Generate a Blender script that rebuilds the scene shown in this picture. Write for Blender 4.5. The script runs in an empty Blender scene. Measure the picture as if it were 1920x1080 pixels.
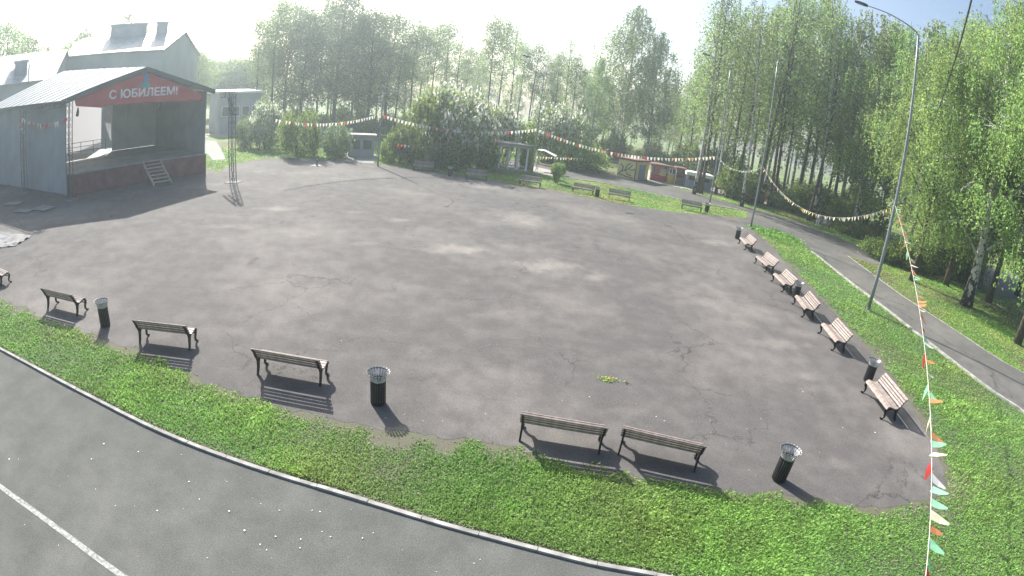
import bpy, bmesh, math, random
import numpy as np
from mathutils import Vector, Matrix

random.seed(11)
RNG = np.random.default_rng(11)
SC = bpy.context.scene
COL = SC.collection
R = math.radians

# ------------------------------------------------------------------ camera
# wide 2.8 mm surveillance lens: near-equidistant fisheye, calibrated on the
# photograph (poles upright, benches all of one length, bins of one height)
PITCH, ROLL, FPX, KD, CAMH = 0.340465, 0.121885, 1014.325, 0.0323585, 6.6
cp, sp, cr, sr = math.cos(PITCH), math.sin(PITCH), math.cos(ROLL), math.sin(ROLL)
AX_R, AX_U, AX_F = Vector((1, 0, 0)), Vector((0, sp, cp)), Vector((0, cp, -sp))
cam_data = bpy.data.cameras.new('camera')
cam = bpy.data.objects.new('camera', cam_data)
COL.objects.link(cam)
_r = cr * AX_R + sr * AX_U
_u = -sr * AX_R + cr * AX_U
_b = -AX_F
cam.matrix_world = Matrix(((_r.x, _u.x, _b.x, 0), (_r.y, _u.y, _b.y, 0), (_r.z, _u.z, _b.z, CAMH), (0, 0, 0, 1)))
cam_data.type = 'PANO'
cam_data.panorama_type = 'FISHEYE_LENS_POLYNOMIAL'
cam_data.sensor_fit = 'HORIZONTAL'
cam_data.sensor_width, cam_data.sensor_height = 36.0, 20.25
_fm = FPX * 36 / 1920
cam_data.fisheye_fov = R(175)
cam_data.fisheye_polynomial_k0 = 0
cam_data.fisheye_polynomial_k1 = -1 / _fm
cam_data.fisheye_polynomial_k2 = 0
cam_data.fisheye_polynomial_k3 = -KD / _fm ** 3
cam_data.fisheye_polynomial_k4 = 0
cam_data.clip_start, cam_data.clip_end = 0.05, 3000
SC.camera = cam

# ------------------------------------------------------------------ sky, sun, exposure
SUN_AZ, SUN_EL = R(-35.5), R(36)          # azimuth from +Y, clockwise positive
SUN_STRENGTH, SKY_STRENGTH, EXPOSURE = 4.4, 0.09, 1.3
world = bpy.data.worlds.new('World')
SC.world = world
world.use_nodes = True
nt = world.node_tree
bg = nt.nodes['Background']
sky = nt.nodes.new('ShaderNodeTexSky')
sky.sky_type = 'NISHITA'
sky.sun_disc = False
sky.sun_elevation = SUN_EL
sky.sun_rotation = SUN_AZ
sky.air_density, sky.dust_density, sky.ozone_density = 1.0, 3.0, 1.0
nt.links.new(sky.outputs[0], bg.inputs[0])
bg.inputs[1].default_value = SKY_STRENGTH
sl = bpy.data.lights.new('sun', 'SUN')
sl.energy, sl.angle, sl.color = SUN_STRENGTH, R(0.55), (1.0, 0.95, 0.87)
sun = bpy.data.objects.new('sun', sl)
COL.objects.link(sun)
_sd = Vector((math.sin(SUN_AZ) * math.cos(SUN_EL), math.cos(SUN_AZ) * math.cos(SUN_EL), math.sin(SUN_EL)))
sun.rotation_euler = _sd.to_track_quat('Z', 'Y').to_euler()
SC.render.engine = 'CYCLES'
vs = SC.view_settings
vs.view_transform, vs.look, vs.exposure, vs.gamma = 'Standard', 'None', EXPOSURE, 1.0
vs.use_curve_mapping = False
cy = SC.cycles
cy.max_bounces, cy.diffuse_bounces, cy.glossy_bounces = 5, 3, 2
cy.transmission_bounces, cy.transparent_max_bounces, cy.volume_bounces = 3, 6, 0
cy.use_denoising = True
cy.sample_clamp_indirect = 6
cy.caustics_reflective = cy.caustics_refractive = False
HAZE_DENSITY, HAZE_ANISO = 0.0016, 0.5

# ------------------------------------------------------------------ pixel <-> world
def ray(px, py):
    x, y = (px - 960) / FPX, (540 - py) / FPX
    r = math.hypot(x, y)
    th = r * (1 + KD * r * r)
    k = math.sin(th) / r if r > 1e-9 else 1
    dx, dy, dz = k * x, k * y, -math.cos(th)
    dx, dy = cr * dx - sr * dy, sr * dx + cr * dy
    return AX_R * dx + AX_U * dy - AX_F * dz

def at(px, py, z=0.0):
    d = ray(px, py)
    s = (z - CAMH) / d.z
    return Vector((d.x * s, d.y * s, z))

def zat(p, px, py):
    d = ray(px, py)
    k = (p[0] ** 2 + p[1] ** 2) / (d.x * p[0] + d.y * p[1])
    return CAMH + d.z * k

def far(px, py, dist):
    d = ray(px, py)
    k = dist / math.hypot(d.x, d.y)
    return Vector((d.x * k, d.y * k, CAMH + d.z * k))

# ------------------------------------------------------------------ materials
def mat(name, col, rough=0.8, metal=0.0, noise=0.0, nscale=8.0, bump=0.0, bscale=40.0, spec=0.3, attr=None, transl=0.0, objrand=0.0, col2=None, detail=4.0):
    m = bpy.data.materials.new(name)
    m.use_nodes = True
    t = m.node_tree
    b = t.nodes['Principled BSDF']
    b.inputs['Roughness'].default_value = rough
    b.inputs['Metallic'].default_value = metal
    b.inputs['Specular IOR Level'].default_value = spec
    b.inputs['Base Color'].default_value = (*col, 1)
    src = None
    def mixrgb(a, fac, kind='MULTIPLY'):
        n = t.nodes.new('ShaderNodeMix')
        n.data_type = 'RGBA'
        n.blend_type = kind
        n.inputs[0].default_value = fac
        if isinstance(a, tuple): n.inputs[6].default_value = (*a, 1)
        else: t.links.new(a, n.inputs[6])
        return n
    if noise > 0 or col2:
        tc = t.nodes.new('ShaderNodeTexCoord')
        nz = t.nodes.new('ShaderNodeTexNoise')
        nz.inputs['Scale'].default_value = nscale
        nz.inputs['Detail'].default_value = detail
        t.links.new(tc.outputs['Object'], nz.inputs['Vector'])
        rp = t.nodes.new('ShaderNodeValToRGB')
        rp.color_ramp.elements[0].position, rp.color_ramp.elements[1].position = 0.32, 0.68
        lo = tuple(c * (1 - noise) for c in col)
        hi = col2 if col2 else tuple(min(1, c * (1 + noise)) for c in col)
        rp.color_ramp.elements[0].color, rp.color_ramp.elements[1].color = (*lo, 1), (*hi, 1)
        t.links.new(nz.outputs['Fac'], rp.inputs[0])
        src = rp.outputs[0]
    if attr:
        a = t.nodes.new('ShaderNodeAttribute')
        a.attribute_name = attr
        n = mixrgb(src if src else col, 1.0)
        t.links.new(a.outputs['Color'], n.inputs[7])
        src = n.outputs[2]
    if objrand > 0:
        oi = t.nodes.new('ShaderNodeObjectInfo')
        hv = t.nodes.new('ShaderNodeHueSaturation')
        for inp, lo_, hi_ in (('Hue', 0.5 - 0.03 * objrand, 0.5 + 0.02 * objrand), ('Value', 1 - 0.3 * objrand, 1 + 0.25 * objrand)):
            mr = t.nodes.new('ShaderNodeMapRange')
            mr.inputs[3].default_value, mr.inputs[4].default_value = lo_, hi_
            t.links.new(oi.outputs['Random'], mr.inputs[0])
            t.links.new(mr.outputs[0], hv.inputs[inp])
        if src: t.links.new(src, hv.inputs['Color'])
        else: hv.inputs['Color'].default_value = (*col, 1)
        src = hv.outputs[0]
    if src: t.links.new(src, b.inputs['Base Color'])
    if bump > 0:
        tc2 = t.nodes.new('ShaderNodeTexCoord')
        nb = t.nodes.new('ShaderNodeTexNoise')
        nb.inputs['Scale'].default_value = bscale
        nb.inputs['Detail'].default_value = 5
        bp = t.nodes.new('ShaderNodeBump')
        bp.inputs['Strength'].default_value = bump
        bp.inputs['Distance'].default_value = 0.02
        t.links.new(tc2.outputs['Object'], nb.inputs['Vector'])
        t.links.new(nb.outputs['Fac'], bp.inputs['Height'])
        t.links.new(bp.outputs[0], b.inputs['Normal'])
    if transl > 0:
        tr = t.nodes.new('ShaderNodeBsdfTranslucent')
        if src: t.links.new(src, tr.inputs[0])
        else: tr.inputs[0].default_value = (*col, 1)
        ms = t.nodes.new('ShaderNodeMixShader')
        ms.inputs[0].default_value = transl
        t.links.new(b.outputs[0], ms.inputs[1])
        t.links.new(tr.outputs[0], ms.inputs[2])
        t.links.new(ms.outputs[0], t.nodes['Material Output'].inputs[0])
    return m

MT = {
    'kerb': mat('pale_concrete', (0.31, 0.31, 0.29), 0.9, noise=0.35, nscale=3, bump=0.3),
    'paint': mat('worn_road_paint', (0.29, 0.30, 0.285), 0.8, noise=0.45, nscale=14, detail=8),
    'slat': mat('weathered_slat_wood', (0.255, 0.212, 0.192), 0.5, noise=0.35, nscale=9, bump=0.2, objrand=0.5),
    'iron': mat('black_cast_iron', (0.022, 0.021, 0.023), 0.45, 0.3),
    'binslat': mat('dark_bin_steel', (0.035, 0.034, 0.037), 0.38, 0.4),
    'galv': mat('galvanised_steel', (0.26, 0.285, 0.31), 0.45, 0.5, noise=0.15, nscale=4),
    'sunlit_fin': mat('sunlit_fin_steel', (0.42, 0.43, 0.44), 0.35, 0.35),  # bin fins: sunlight on the flared steel put into a paler colour
    'darksteel': mat('dark_steel', (0.08, 0.085, 0.095), 0.5, 0.4),
    'truss': mat('aluminium_truss', (0.13, 0.135, 0.15), 0.45, 0.5),
    'lamp_glass': mat('lamp_lens', (0.75, 0.75, 0.72), 0.2),
    'roofmetal': mat('pale_metal_roofing', (0.40, 0.42, 0.43), 0.5, 0.1, noise=0.14, nscale=1.2, spec=0.3, objrand=0.25),
    'panelgrey': mat('grey_cladding_panel', (0.25, 0.275, 0.305), 0.6, noise=0.12, nscale=0.7, objrand=0.25),
    'panelback': mat('light_grey_backdrop', (0.55, 0.57, 0.60), 0.7, noise=0.12, nscale=0.5, objrand=0.2),
    'fascia': mat('dull_red_fascia', (0.17, 0.075, 0.085), 0.8, noise=0.2, nscale=2, objrand=0.3),
    'deck': mat('stage_deck_boards', (0.24, 0.235, 0.24), 0.6, noise=0.2, nscale=1.5, objrand=0.4),
    'bannerred': mat('red_banner_vinyl', (0.44, 0.085, 0.10), 0.6, noise=0.12, nscale=1),
    'letter': mat('white_lettering', (0.80, 0.80, 0.80), 0.6),
    'emblem_b': mat('blue_emblem', (0.10, 0.24, 0.50), 0.6),
    'emblem_g': mat('teal_emblem', (0.08, 0.34, 0.32), 0.6),
    'tarp': mat('white_tarpaulin', (0.80, 0.80, 0.82), 0.7, transl=0.55),
    'trim': mat('dark_grey_trim', (0.10, 0.105, 0.12), 0.6),
    'plank': mat('raw_plank', (0.42, 0.38, 0.34), 0.8, noise=0.25, nscale=6, objrand=0.4),
    'plaster': mat('pale_plaster', (0.36, 0.385, 0.39), 0.85, noise=0.1, nscale=0.4),
    'brickgrey': mat('grey_wall', (0.33, 0.34, 0.37), 0.85, noise=0.15, nscale=0.6),
    'glassdark': mat('dark_window_glass', (0.03, 0.035, 0.045), 0.1, spec=0.6),
    'whiteframe': mat('white_frame', (0.75, 0.75, 0.74), 0.6),
    'bark': mat('dark_bark', (0.085, 0.07, 0.058), 0.9, noise=0.4, nscale=5, bump=0.6, bscale=12),
    'yellow': mat('pale_yellow_paint', (0.70, 0.62, 0.30), 0.7, noise=0.15, nscale=1.5),
    'yellow2': mat('strong_yellow_paint', (0.72, 0.50, 0.08), 0.6),
    'redpaint': mat('red_paint', (0.45, 0.06, 0.08), 0.6, noise=0.15, nscale=2),
    'pinkpaint': mat('pink_paint', (0.62, 0.33, 0.37), 0.6, noise=0.15, nscale=2),
    'brownroof': mat('brown_roof_sheet', (0.20, 0.10, 0.09), 0.7, noise=0.2, nscale=2),
    'brownwood': mat('brown_wood', (0.22, 0.14, 0.09), 0.8, noise=0.25, nscale=4),
    'bluepaint': mat('grey_blue_paint', (0.22, 0.27, 0.38), 0.6, noise=0.12, nscale=2),
    'stonebeige': mat('pale_stone', (0.34, 0.32, 0.295), 0.85, noise=0.15, nscale=1.5),
    'petal': mat('white_petals', (0.80, 0.80, 0.76), 0.8),
    'rope': mat('pale_rope', (0.60, 0.60, 0.50), 0.9),
    'skin': mat('skin', (0.50, 0.32, 0.25), 0.6),
    'hair': mat('brown_hair', (0.06, 0.04, 0.03), 0.7),
    'cloth_grey': mat('grey_cloth', (0.30, 0.31, 0.34), 0.9),
    'cloth_white': mat('pale_cloth', (0.66, 0.66, 0.65), 0.9),
    'bag': mat('pale_green_bag', (0.44, 0.46, 0.36), 0.8),
    'stain': mat('tar_seam', (0.05, 0.05, 0.05), 0.8),
    'sheet': mat('pale_plastic_sheet', (0.13, 0.135, 0.145), 0.7, noise=0.4, nscale=2, bump=0.6, bscale=3),
    'slab': mat('grey_slab', (0.19, 0.195, 0.195), 0.85, noise=0.2, nscale=3),
}
FLAGS = [mat('flag_' + n, c, 0.8, transl=0.35) for n, c in (
    ('red', (0.62, 0.07, 0.07)), ('white', (0.80, 0.80, 0.78)), ('yellow', (0.75, 0.60, 0.15)),
    ('mint', (0.30, 0.66, 0.42)), ('orange', (0.75, 0.30, 0.14)), ('cream', (0.78, 0.74, 0.55)))]

def birch_bark():
    m = mat('birch_bark', (0.55, 0.53, 0.50), 0.8, bump=0.3, bscale=10)
    t = m.node_tree
    b = t.nodes['Principled BSDF']
    tc = t.nodes.new('ShaderNodeTexCoord')
    mp = t.nodes.new('ShaderNodeMapping')
    mp.inputs['Scale'].default_value = (2.2, 2.2, 1.6)
    nz = t.nodes.new('ShaderNodeTexNoise')
    nz.inputs['Scale'].default_value = 2.2
    nz.inputs['Detail'].default_value = 6
    rp = t.nodes.new('ShaderNodeValToRGB')
    e = rp.color_ramp.elements
    e[0].position, e[0].color = 0.44, (0.045, 0.04, 0.038, 1)
    e[1].position, e[1].color = 0.53, (0.50, 0.49, 0.47, 1)
    sx = t.nodes.new('ShaderNodeSeparateXYZ')
    mr = t.nodes.new('ShaderNodeMapRange')
    mr.inputs[1].default_value, mr.inputs[2].default_value = 0.0, 2.6
    mr.inputs[3].default_value, mr.inputs[4].default_value = -0.16, 0.06
    ad = t.nodes.new('ShaderNodeMath')
    t.links.new(tc.outputs['Object'], mp.inputs[0])
    t.links.new(mp.outputs[0], nz.inputs['Vector'])
    t.links.new(tc.outputs['Object'], sx.inputs[0])
    t.links.new(sx.outputs['Z'], mr.inputs[0])
    t.links.new(nz.outputs['Fac'], ad.inputs[0])
    t.links.new(mr.outputs[0], ad.inputs[1])
    t.links.new(ad.outputs[0], rp.inputs[0])
    t.links.new(rp.outputs[0], b.inputs['Base Color'])
    return m
MT['birch'] = birch_bark()
LEAF = {
    'birch': mat('birch_leaf', (0.25, 0.36, 0.15), 0.5, attr='tint', transl=0.52, objrand=0.7),
    'fresh': mat('fresh_leaf', (0.28, 0.42, 0.14), 0.5, attr='tint', transl=0.52, objrand=0.6),
    'dull': mat('dull_leaf', (0.185, 0.26, 0.125), 0.55, attr='tint', transl=0.5, objrand=0.8),
    'bush': mat('shrub_leaf', (0.21, 0.30, 0.085), 0.55, attr='tint', transl=0.5, objrand=0.5),
    'blossom': mat('white_blossom', (0.78, 0.80, 0.72), 0.8, attr='tint', transl=0.5),
    'grass': mat('grass_blades', (0.25, 0.47, 0.13), 0.6, attr='tint', transl=0.42),
    'dry': mat('dry_grass_blades', (0.22, 0.24, 0.09), 0.7, attr='tint', transl=0.3),
}

def asphalt(name, base, dust, blobs=(), patch=0.3, crack=True):
    m = bpy.data.materials.new(name)
    m.use_nodes = True
    t = m.node_tree
    N, L = t.nodes, t.links
    b = N['Principled BSDF']
    b.inputs['Roughness'].default_value = 0.85
    b.inputs['Specular IOR Level'].default_value = 0.08
    tc = N.new('ShaderNodeTexCoord')
    def noise(scale, detail=4, rough=0.55):
        n = N.new('ShaderNodeTexNoise')
        n.inputs['Scale'].default_value, n.inputs['Detail'].default_value, n.inputs['Roughness'].default_value = scale, detail, rough
        L.new(tc.outputs['Object'], n.inputs['Vector'])
        return n
    def math_(op, a, b_=None, clamp=False):
        n = N.new('ShaderNodeMath')
        n.operation, n.use_clamp = op, clamp
        for i, v in enumerate((a, b_)):
            if v is None: continue
            if isinstance(v, (int, float)): n.inputs[i].default_value = v
            else: L.new(v, n.inputs[i])
        return n.outputs[0]
    def ramp(f, p0, p1, c0=0.0, c1=1.0):
        n = N.new('ShaderNodeMapRange')
        n.interpolation_type = 'SMOOTHSTEP'
        n.inputs[1].default_value, n.inputs[2].default_value, n.inputs[3].default_value, n.inputs[4].default_value = p0, p1, c0, c1
        L.new(f, n.inputs[0])
        return n.outputs[0]
    big, mid, fine = noise(0.16, 5), noise(1.3, 6, 0.65), noise(45, 3, 0.7)
    d = math_('MULTIPLY', ramp(big.outputs['Fac'], 0.42, 0.72), patch)
    if blobs:
        wob = noise(0.9, 5, 0.7)
        total = None
        for (x, y, rx, ry, ang, amp) in blobs:
            mp = N.new('ShaderNodeMapping')
            mp.vector_type = 'TEXTURE'
            mp.inputs['Location'].default_value = (x, y, 0)
            mp.inputs['Rotation'].default_value = (0, 0, ang)
            mp.inputs['Scale'].default_value = (rx, ry, 1)
            L.new(tc.outputs['Object'], mp.inputs[0])
            ln = N.new('ShaderNodeVectorMath')
            ln.operation = 'LENGTH'
            L.new(mp.outputs[0], ln.inputs[0])
            q = math_('ADD', ln.outputs['Value'], math_('MULTIPLY', math_('SUBTRACT', wob.outputs['Fac'], 0.5), 2.6))
            v = math_('MULTIPLY', ramp(q, 1.35, 0.2), amp * 0.75)
            total = v if total is None else math_('MAXIMUM', total, v)
        d = math_('ADD', d, total, True)
    d = math_('ADD', d, math_('MULTIPLY', math_('SUBTRACT', mid.outputs['Fac'], 0.5), 0.38), True)
    mx = N.new('ShaderNodeMix')
    mx.data_type = 'RGBA'
    mx.inputs[6].default_value, mx.inputs[7].default_value = (*base, 1), (*dust, 1)
    L.new(d, mx.inputs[0])
    val = math_('MULTIPLY', ramp(fine.outputs['Fac'], 0.3, 0.7, 0.72, 1.26), ramp(mid.outputs['Fac'], 0.3, 0.7, 0.90, 1.08))
    grit = noise(140, 2, 0.8)
    val = math_('MULTIPLY', val, ramp(grit.outputs['Fac'], 0.62, 0.72, 1.0, 1.35))
    spot = noise(3.1, 6, 0.75)
    val = math_('MULTIPLY', val, ramp(spot.outputs['Fac'], 0.30, 0.44, 0.87, 1.0))
    if crack:
        vo = N.new('ShaderNodeTexVoronoi')
        vo.feature = 'DISTANCE_TO_EDGE'
        vo.inputs['Scale'].default_value = 0.33
        w2 = noise(1.1, 5, 0.7)
        va = N.new('ShaderNodeVectorMath')
        va.operation = 'MULTIPLY_ADD'
        L.new(w2.outputs['Color'], va.inputs[0])
        va.inputs[1].default_value = (1.6, 1.6, 0)
        L.new(tc.outputs['Object'], va.inputs[2])
        L.new(va.outputs[0], vo.inputs['Vector'])
        cm = ramp(noise(0.22, 3).outputs['Fac'], 0.46, 0.62)
        cl = math_('MULTIPLY', ramp(vo.outputs['Distance'], 0.012, 0.0), cm)
        val = math_('MULTIPLY', val, math_('SUBTRACT', 1.0, math_('MULTIPLY', cl, 0.48)))
    vm = N.new('ShaderNodeVectorMath')
    vm.operation = 'SCALE'
    L.new(mx.outputs[2], vm.inputs[0])
    L.new(val, vm.inputs['Scale'])
    L.new(vm.outputs[0], b.inputs['Base Color'])
    bp = N.new('ShaderNodeBump')
    bp.inputs['Strength'].default_value, bp.inputs['Distance'].default_value = 0.5, 0.012
    L.new(fine.outputs['Fac'], bp.inputs['Height'])
    L.new(bp.outputs[0], b.inputs['Normal'])
    return m

def ground_mat():
    m = mat('lawn_and_soil', (0.085, 0.10, 0.045), 0.95, bump=0.5, bscale=9)
    t = m.node_tree
    N, L = t.nodes, t.links
    tc = N.new('ShaderNodeTexCoord')
    n1, n2 = N.new('ShaderNodeTexNoise'), N.new('ShaderNodeTexNoise')
    n1.inputs['Scale'].default_value, n1.inputs['Detail'].default_value = 0.10, 8
    n2.inputs['Scale'].default_value, n2.inputs['Detail'].default_value = 2.2, 6
    r1, r2 = N.new('ShaderNodeValToRGB'), N.new('ShaderNodeValToRGB')
    r1.color_ramp.elements[0].position, r1.color_ramp.elements[1].position = 0.40, 0.58
    r1.color_ramp.elements[0].color, r1.color_ramp.elements[1].color = (0.13, 0.115, 0.07, 1), (0.16, 0.25, 0.06, 1)
    r2.color_ramp.elements[0].position, r2.color_ramp.elements[1].position = 0.3, 0.7
    r2.color_ramp.elements[0].color, r2.color_ramp.elements[1].color = (0.55, 0.6, 0.5, 1), (1.25, 1.25, 1.2, 1)
    mx = N.new('ShaderNodeMix')
    mx.data_type, mx.blend_type = 'RGBA', 'MULTIPLY'
    mx.inputs[0].default_value = 1
    for n in (n1, n2): L.new(tc.outputs['Object'], n.inputs['Vector'])
    L.new(n1.outputs['Fac'], r1.inputs[0])
    L.new(n2.outputs['Fac'], r2.inputs[0])
    L.new(r1.outputs[0], mx.inputs[6])
    L.new(r2.outputs[0], mx.inputs[7])
    L.new(mx.outputs[2], N['Principled BSDF'].inputs['Base Color'])
    return m
MT['ground'] = ground_mat()
MT['soil'] = mat('bare_soil', (0.165, 0.150, 0.125), 0.95, noise=0.3, nscale=2.5, bump=0.6, bscale=25, col2=(0.12, 0.125, 0.08), detail=8)

# ------------------------------------------------------------------ mesh helpers
class MB:
    def __init__(s): s.v, s.f = [], []
    def add(s, vs, fs):
        o = len(s.v)
        s.v += [tuple(p) for p in vs]
        s.f += [tuple(i + o for i in f) for f in fs]
        return s
    def hexa(s, p):  # 8 corners: bottom 4 ccw, top 4 ccw
        return s.add(p, [(3, 2, 1, 0), (4, 5, 6, 7), (0, 1, 5, 4), (1, 2, 6, 5), (2, 3, 7, 6), (3, 0, 4, 7)])
    def box(s, c, size, rz=0.0):
        hx, hy, hz = size[0] / 2, size[1] / 2, size[2] / 2
        ca, sa = math.cos(rz), math.sin(rz)
        P = []
        for z in (-hz, hz):
            for x, y in ((-hx, -hy), (hx, -hy), (hx, hy), (-hx, hy)):
                P.append((c[0] + x * ca - y * sa, c[1] + x * sa + y * ca, c[2] + z))
        return s.hexa(P)
    def tube(s, path, rad, n=8, caps=True):
        path = [Vector(p) for p in path]
        if isinstance(rad, (int, float)): rad = [rad] * len(path)
        o = len(s.v)
        side = None
        for i, p in enumerate(path):
            d = (path[min(i + 1, len(path) - 1)] - path[max(i - 1, 0)])
            if d.length < 1e-9: d = Vector((0, 0, 1))
            d.normalize()
            if side is None:
                side = d.cross(Vector((0, 0, 1)))
                if side.length < 0.05: side = d.cross(Vector((0, 1, 0)))
            side = (side - d * side.dot(d)).normalized()
            up = d.cross(side)
            for k in range(n):
                a = 2 * math.pi * k / n
                s.v.append(tuple(p + (side * math.cos(a) + up * math.sin(a)) * rad[i]))
        for i in range(len(path) - 1):
            for k in range(n):
                a, b = o + i * n + k, o + i * n + (k + 1) % n
                s.f.append((a, b, b + n, a + n))
        if caps:
            s.f.append(tuple(o + k for k in reversed(range(n))))
            s.f.append(tuple(o + (len(path) - 1) * n + k for k in range(n)))
        return s
    def ribbon(s, path, w, t, side):  # flat bar swept along path; w across 'side', t along the normal
        path = [Vector(p) for p in path]
        side = Vector(side).normalized()
        o = len(s.v)
        for i, p in enumerate(path):
            d = (path[min(i + 1, len(path) - 1)] - path[max(i - 1, 0)]).normalized()
            nn = d.cross(side).normalized()
            tt = t[i] if isinstance(t, (list, tuple)) else t
            for a, b in ((-1, -1), (1, -1), (1, 1), (-1, 1)):
                s.v.append(tuple(p + side * (a * w / 2) + nn * (b * tt / 2)))
        for i in range(len(path) - 1):
            for k in range(4):
                a, b = o + i * 4 + k, o + i * 4 + (k + 1) % 4
                s.f.append((a, b, b + 4, a + 4))
        s.f.append((o + 3, o + 2, o + 1, o))
        e = o + (len(path) - 1) * 4
        s.f.append((e, e + 1, e + 2, e + 3))
        return s
    def prism(s, poly, z0, z1):
        n = len(poly)
        o = len(s.v)
        s.v += [(p[0], p[1], z0) for p in poly] + [(p[0], p[1], z1) for p in poly]
        s.f.append(tuple(o + i for i in reversed(range(n))))
        s.f.append(tuple(o + n + i for i in range(n)))
        for i in range(n):
            j = (i + 1) % n
            s.f.append((o + i, o + j, o + n + j, o + n + i))
        return s
    def lathe(s, prof, n=16, c=(0, 0, 0)):
        o = len(s.v)
        for r, z in prof:
            for k in range(n):
                a = 2 * math.pi * k / n
                s.v.append((c[0] + r * math.cos(a), c[1] + r * math.sin(a), c[2] + z))
        for i in range(len(prof) - 1):
            for k in range(n):
                a, b = o + i * n + k, o + i * n + (k + 1) % n
                s.f.append((a, b, b + n, a + n))
        return s
    def mesh(s, name, m, smooth=False, recalc=True):
        me = bpy.data.meshes.new(name)
        me.from_pydata(s.v, [], s.f)
        if recalc:
            bm = bmesh.new()
            bm.from_mesh(me)
            bmesh.ops.recalc_face_normals(bm, faces=bm.faces)
            bm.to_mesh(me)
            bm.free()
        me.materials.append(m)
        if smooth: me.polygons.foreach_set('use_smooth', [True] * len(me.polygons))
        me.update()
        return me

def link(name, me, parent=None, loc=None, rz=None):
    o = bpy.data.objects.new(name, me)
    COL.objects.link(o)
    if parent: o.parent = parent
    if loc is not None: o.location = loc
    if rz is not None: o.rotation_euler = (0, 0, rz)
    return o

def obj(name, mb, m, parent=None, loc=None, rz=None, smooth=False):
    return link(name, mb.mesh(name, m, smooth), parent, loc, rz)

def tag(o, label=None, cat=None, group=None, kind=None):
    if label: o['label'] = label
    if cat: o['category'] = cat
    if group: o['group'] = group
    if kind: o['kind'] = kind
    return o

def thing(name, label, cat, loc=(0, 0, 0), rz=0.0, group=None):
    o = bpy.data.objects.new(name, None)
    o.empty_display_size = 0.2
    COL.objects.link(o)
    o.location = loc
    o.rotation_euler = (0, 0, rz)
    return tag(o, label, cat, group)

def copy_tree(src, parent=None):
    c = src.copy()
    COL.objects.link(c)
    c.parent = parent
    for ch in src.children: copy_tree(ch, c)
    return c

def smoothline(pts, per=6):
    """Catmull-Rom through 2-D / 3-D points"""
    P = [Vector(p) for p in pts]
    out = []
    for i in range(len(P) - 1):
        p0, p1, p2, p3 = P[max(i - 1, 0)], P[i], P[i + 1], P[min(i + 2, len(P) - 1)]
        for k in range(per):
            t = k / per
            out.append(0.5 * ((2 * p1) + (p2 - p0) * t + (2 * p0 - 5 * p1 + 4 * p2 - p3) * t * t + (3 * p1 - p0 - 3 * p2 + p3) * t ** 3))
    out.append(P[-1])
    return out

def fast_mesh(name, V, F4, m, tint=None):
    """numpy quads -> mesh, with a per-corner-vertex tint colour"""
    me = bpy.data.meshes.new(name)
    nv, nf = len(V), len(F4)
    me.vertices.add(nv)
    me.vertices.foreach_set('co', V.astype(np.float32).ravel())
    me.loops.add(nf * 4)
    me.loops.foreach_set('vertex_index', F4.astype(np.int32).ravel())
    me.polygons.add(nf)
    me.polygons.foreach_set('loop_start', np.arange(nf, dtype=np.int32) * 4)
    me.update(calc_edges=True)
    if tint is not None:
        a = me.attributes.new('tint', 'FLOAT_COLOR', 'POINT')
        c = np.ones((nv, 4), np.float32)
        c[:, :3] = tint
        a.data.foreach_set('color', c.ravel())
    me.materials.append(m)
    return me

def leaf_mesh(name, C, size, m, tint, droop=0.5, aspect=0.62, jit=0.35, rng=RNG):
    """diamond leaves at centres C; droop biases them to hang"""
    n = len(C)
    d = rng.normal(size=(n, 3))
    d[:, 2] -= droop * 2
    d /= np.linalg.norm(d, axis=1)[:, None]
    e = rng.normal(size=(n, 3))
    s = np.cross(d, e)
    s /= np.linalg.norm(s, axis=1)[:, None] + 1e-9
    sz = size * rng.uniform(1 - jit, 1 + jit, n)[:, None]
    nn = np.cross(d, s) * sz * 0.18
    V = np.empty((n, 4, 3))
    V[:, 0] = C - d * sz * 0.5
    V[:, 1] = C + s * sz * 0.5 * aspect + nn
    V[:, 2] = C + d * sz * 0.5
    V[:, 3] = C - s * sz * 0.5 * aspect + nn
    F = np.arange(n * 4).reshape(n, 4)
    T = np.repeat(tint, 4, axis=0)
    return fast_mesh(name, V.reshape(-1, 3), F, m, T)

def inpoly(X, Y, poly):
    ins = np.zeros(len(X), bool)
    n = len(poly)
    for i in range(n):
        x0, y0 = poly[i][0], poly[i][1]
        x1, y1 = poly[(i + 1) % n][0], poly[(i + 1) % n][1]
        if y0 == y1: continue
        c = ((y0 > Y) != (y1 > Y)) & (X < (x1 - x0) * (Y - y0) / (y1 - y0) + x0)
        ins ^= c
    return ins

def seg_dist(X, Y, line):
    D = np.full(len(X), 1e9)
    for a, b in zip(line[:-1], line[1:]):
        ax, ay, bx, by = a[0], a[1], b[0], b[1]
        l2 = (bx - ax) ** 2 + (by - ay) ** 2 + 1e-12
        t = np.clip(((X - ax) * (bx - ax) + (Y - ay) * (by - ay)) / l2, 0, 1)
        D = np.minimum(D, np.hypot(X - ax - t * (bx - ax), Y - ay - t * (by - ay)))
    return D

def vnoise(X, Y, scale, seed=0):
    """cheap smooth value noise 0..1"""
    g = np.random.default_rng(seed).random((64, 64))
    x, y = X / scale + 1000, Y / scale + 1000
    i, j = np.floor(x).astype(int), np.floor(y).astype(int)
    fx, fy = x - i, y - j
    fx, fy = fx * fx * (3 - 2 * fx), fy * fy * (3 - 2 * fy)
    q = lambda a, b: g[a % 64, b % 64]
    return (q(i, j) * (1 - fx) + q(i + 1, j) * fx) * (1 - fy) + (q(i, j + 1) * (1 - fx) + q(i + 1, j + 1) * fx) * fy

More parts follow.
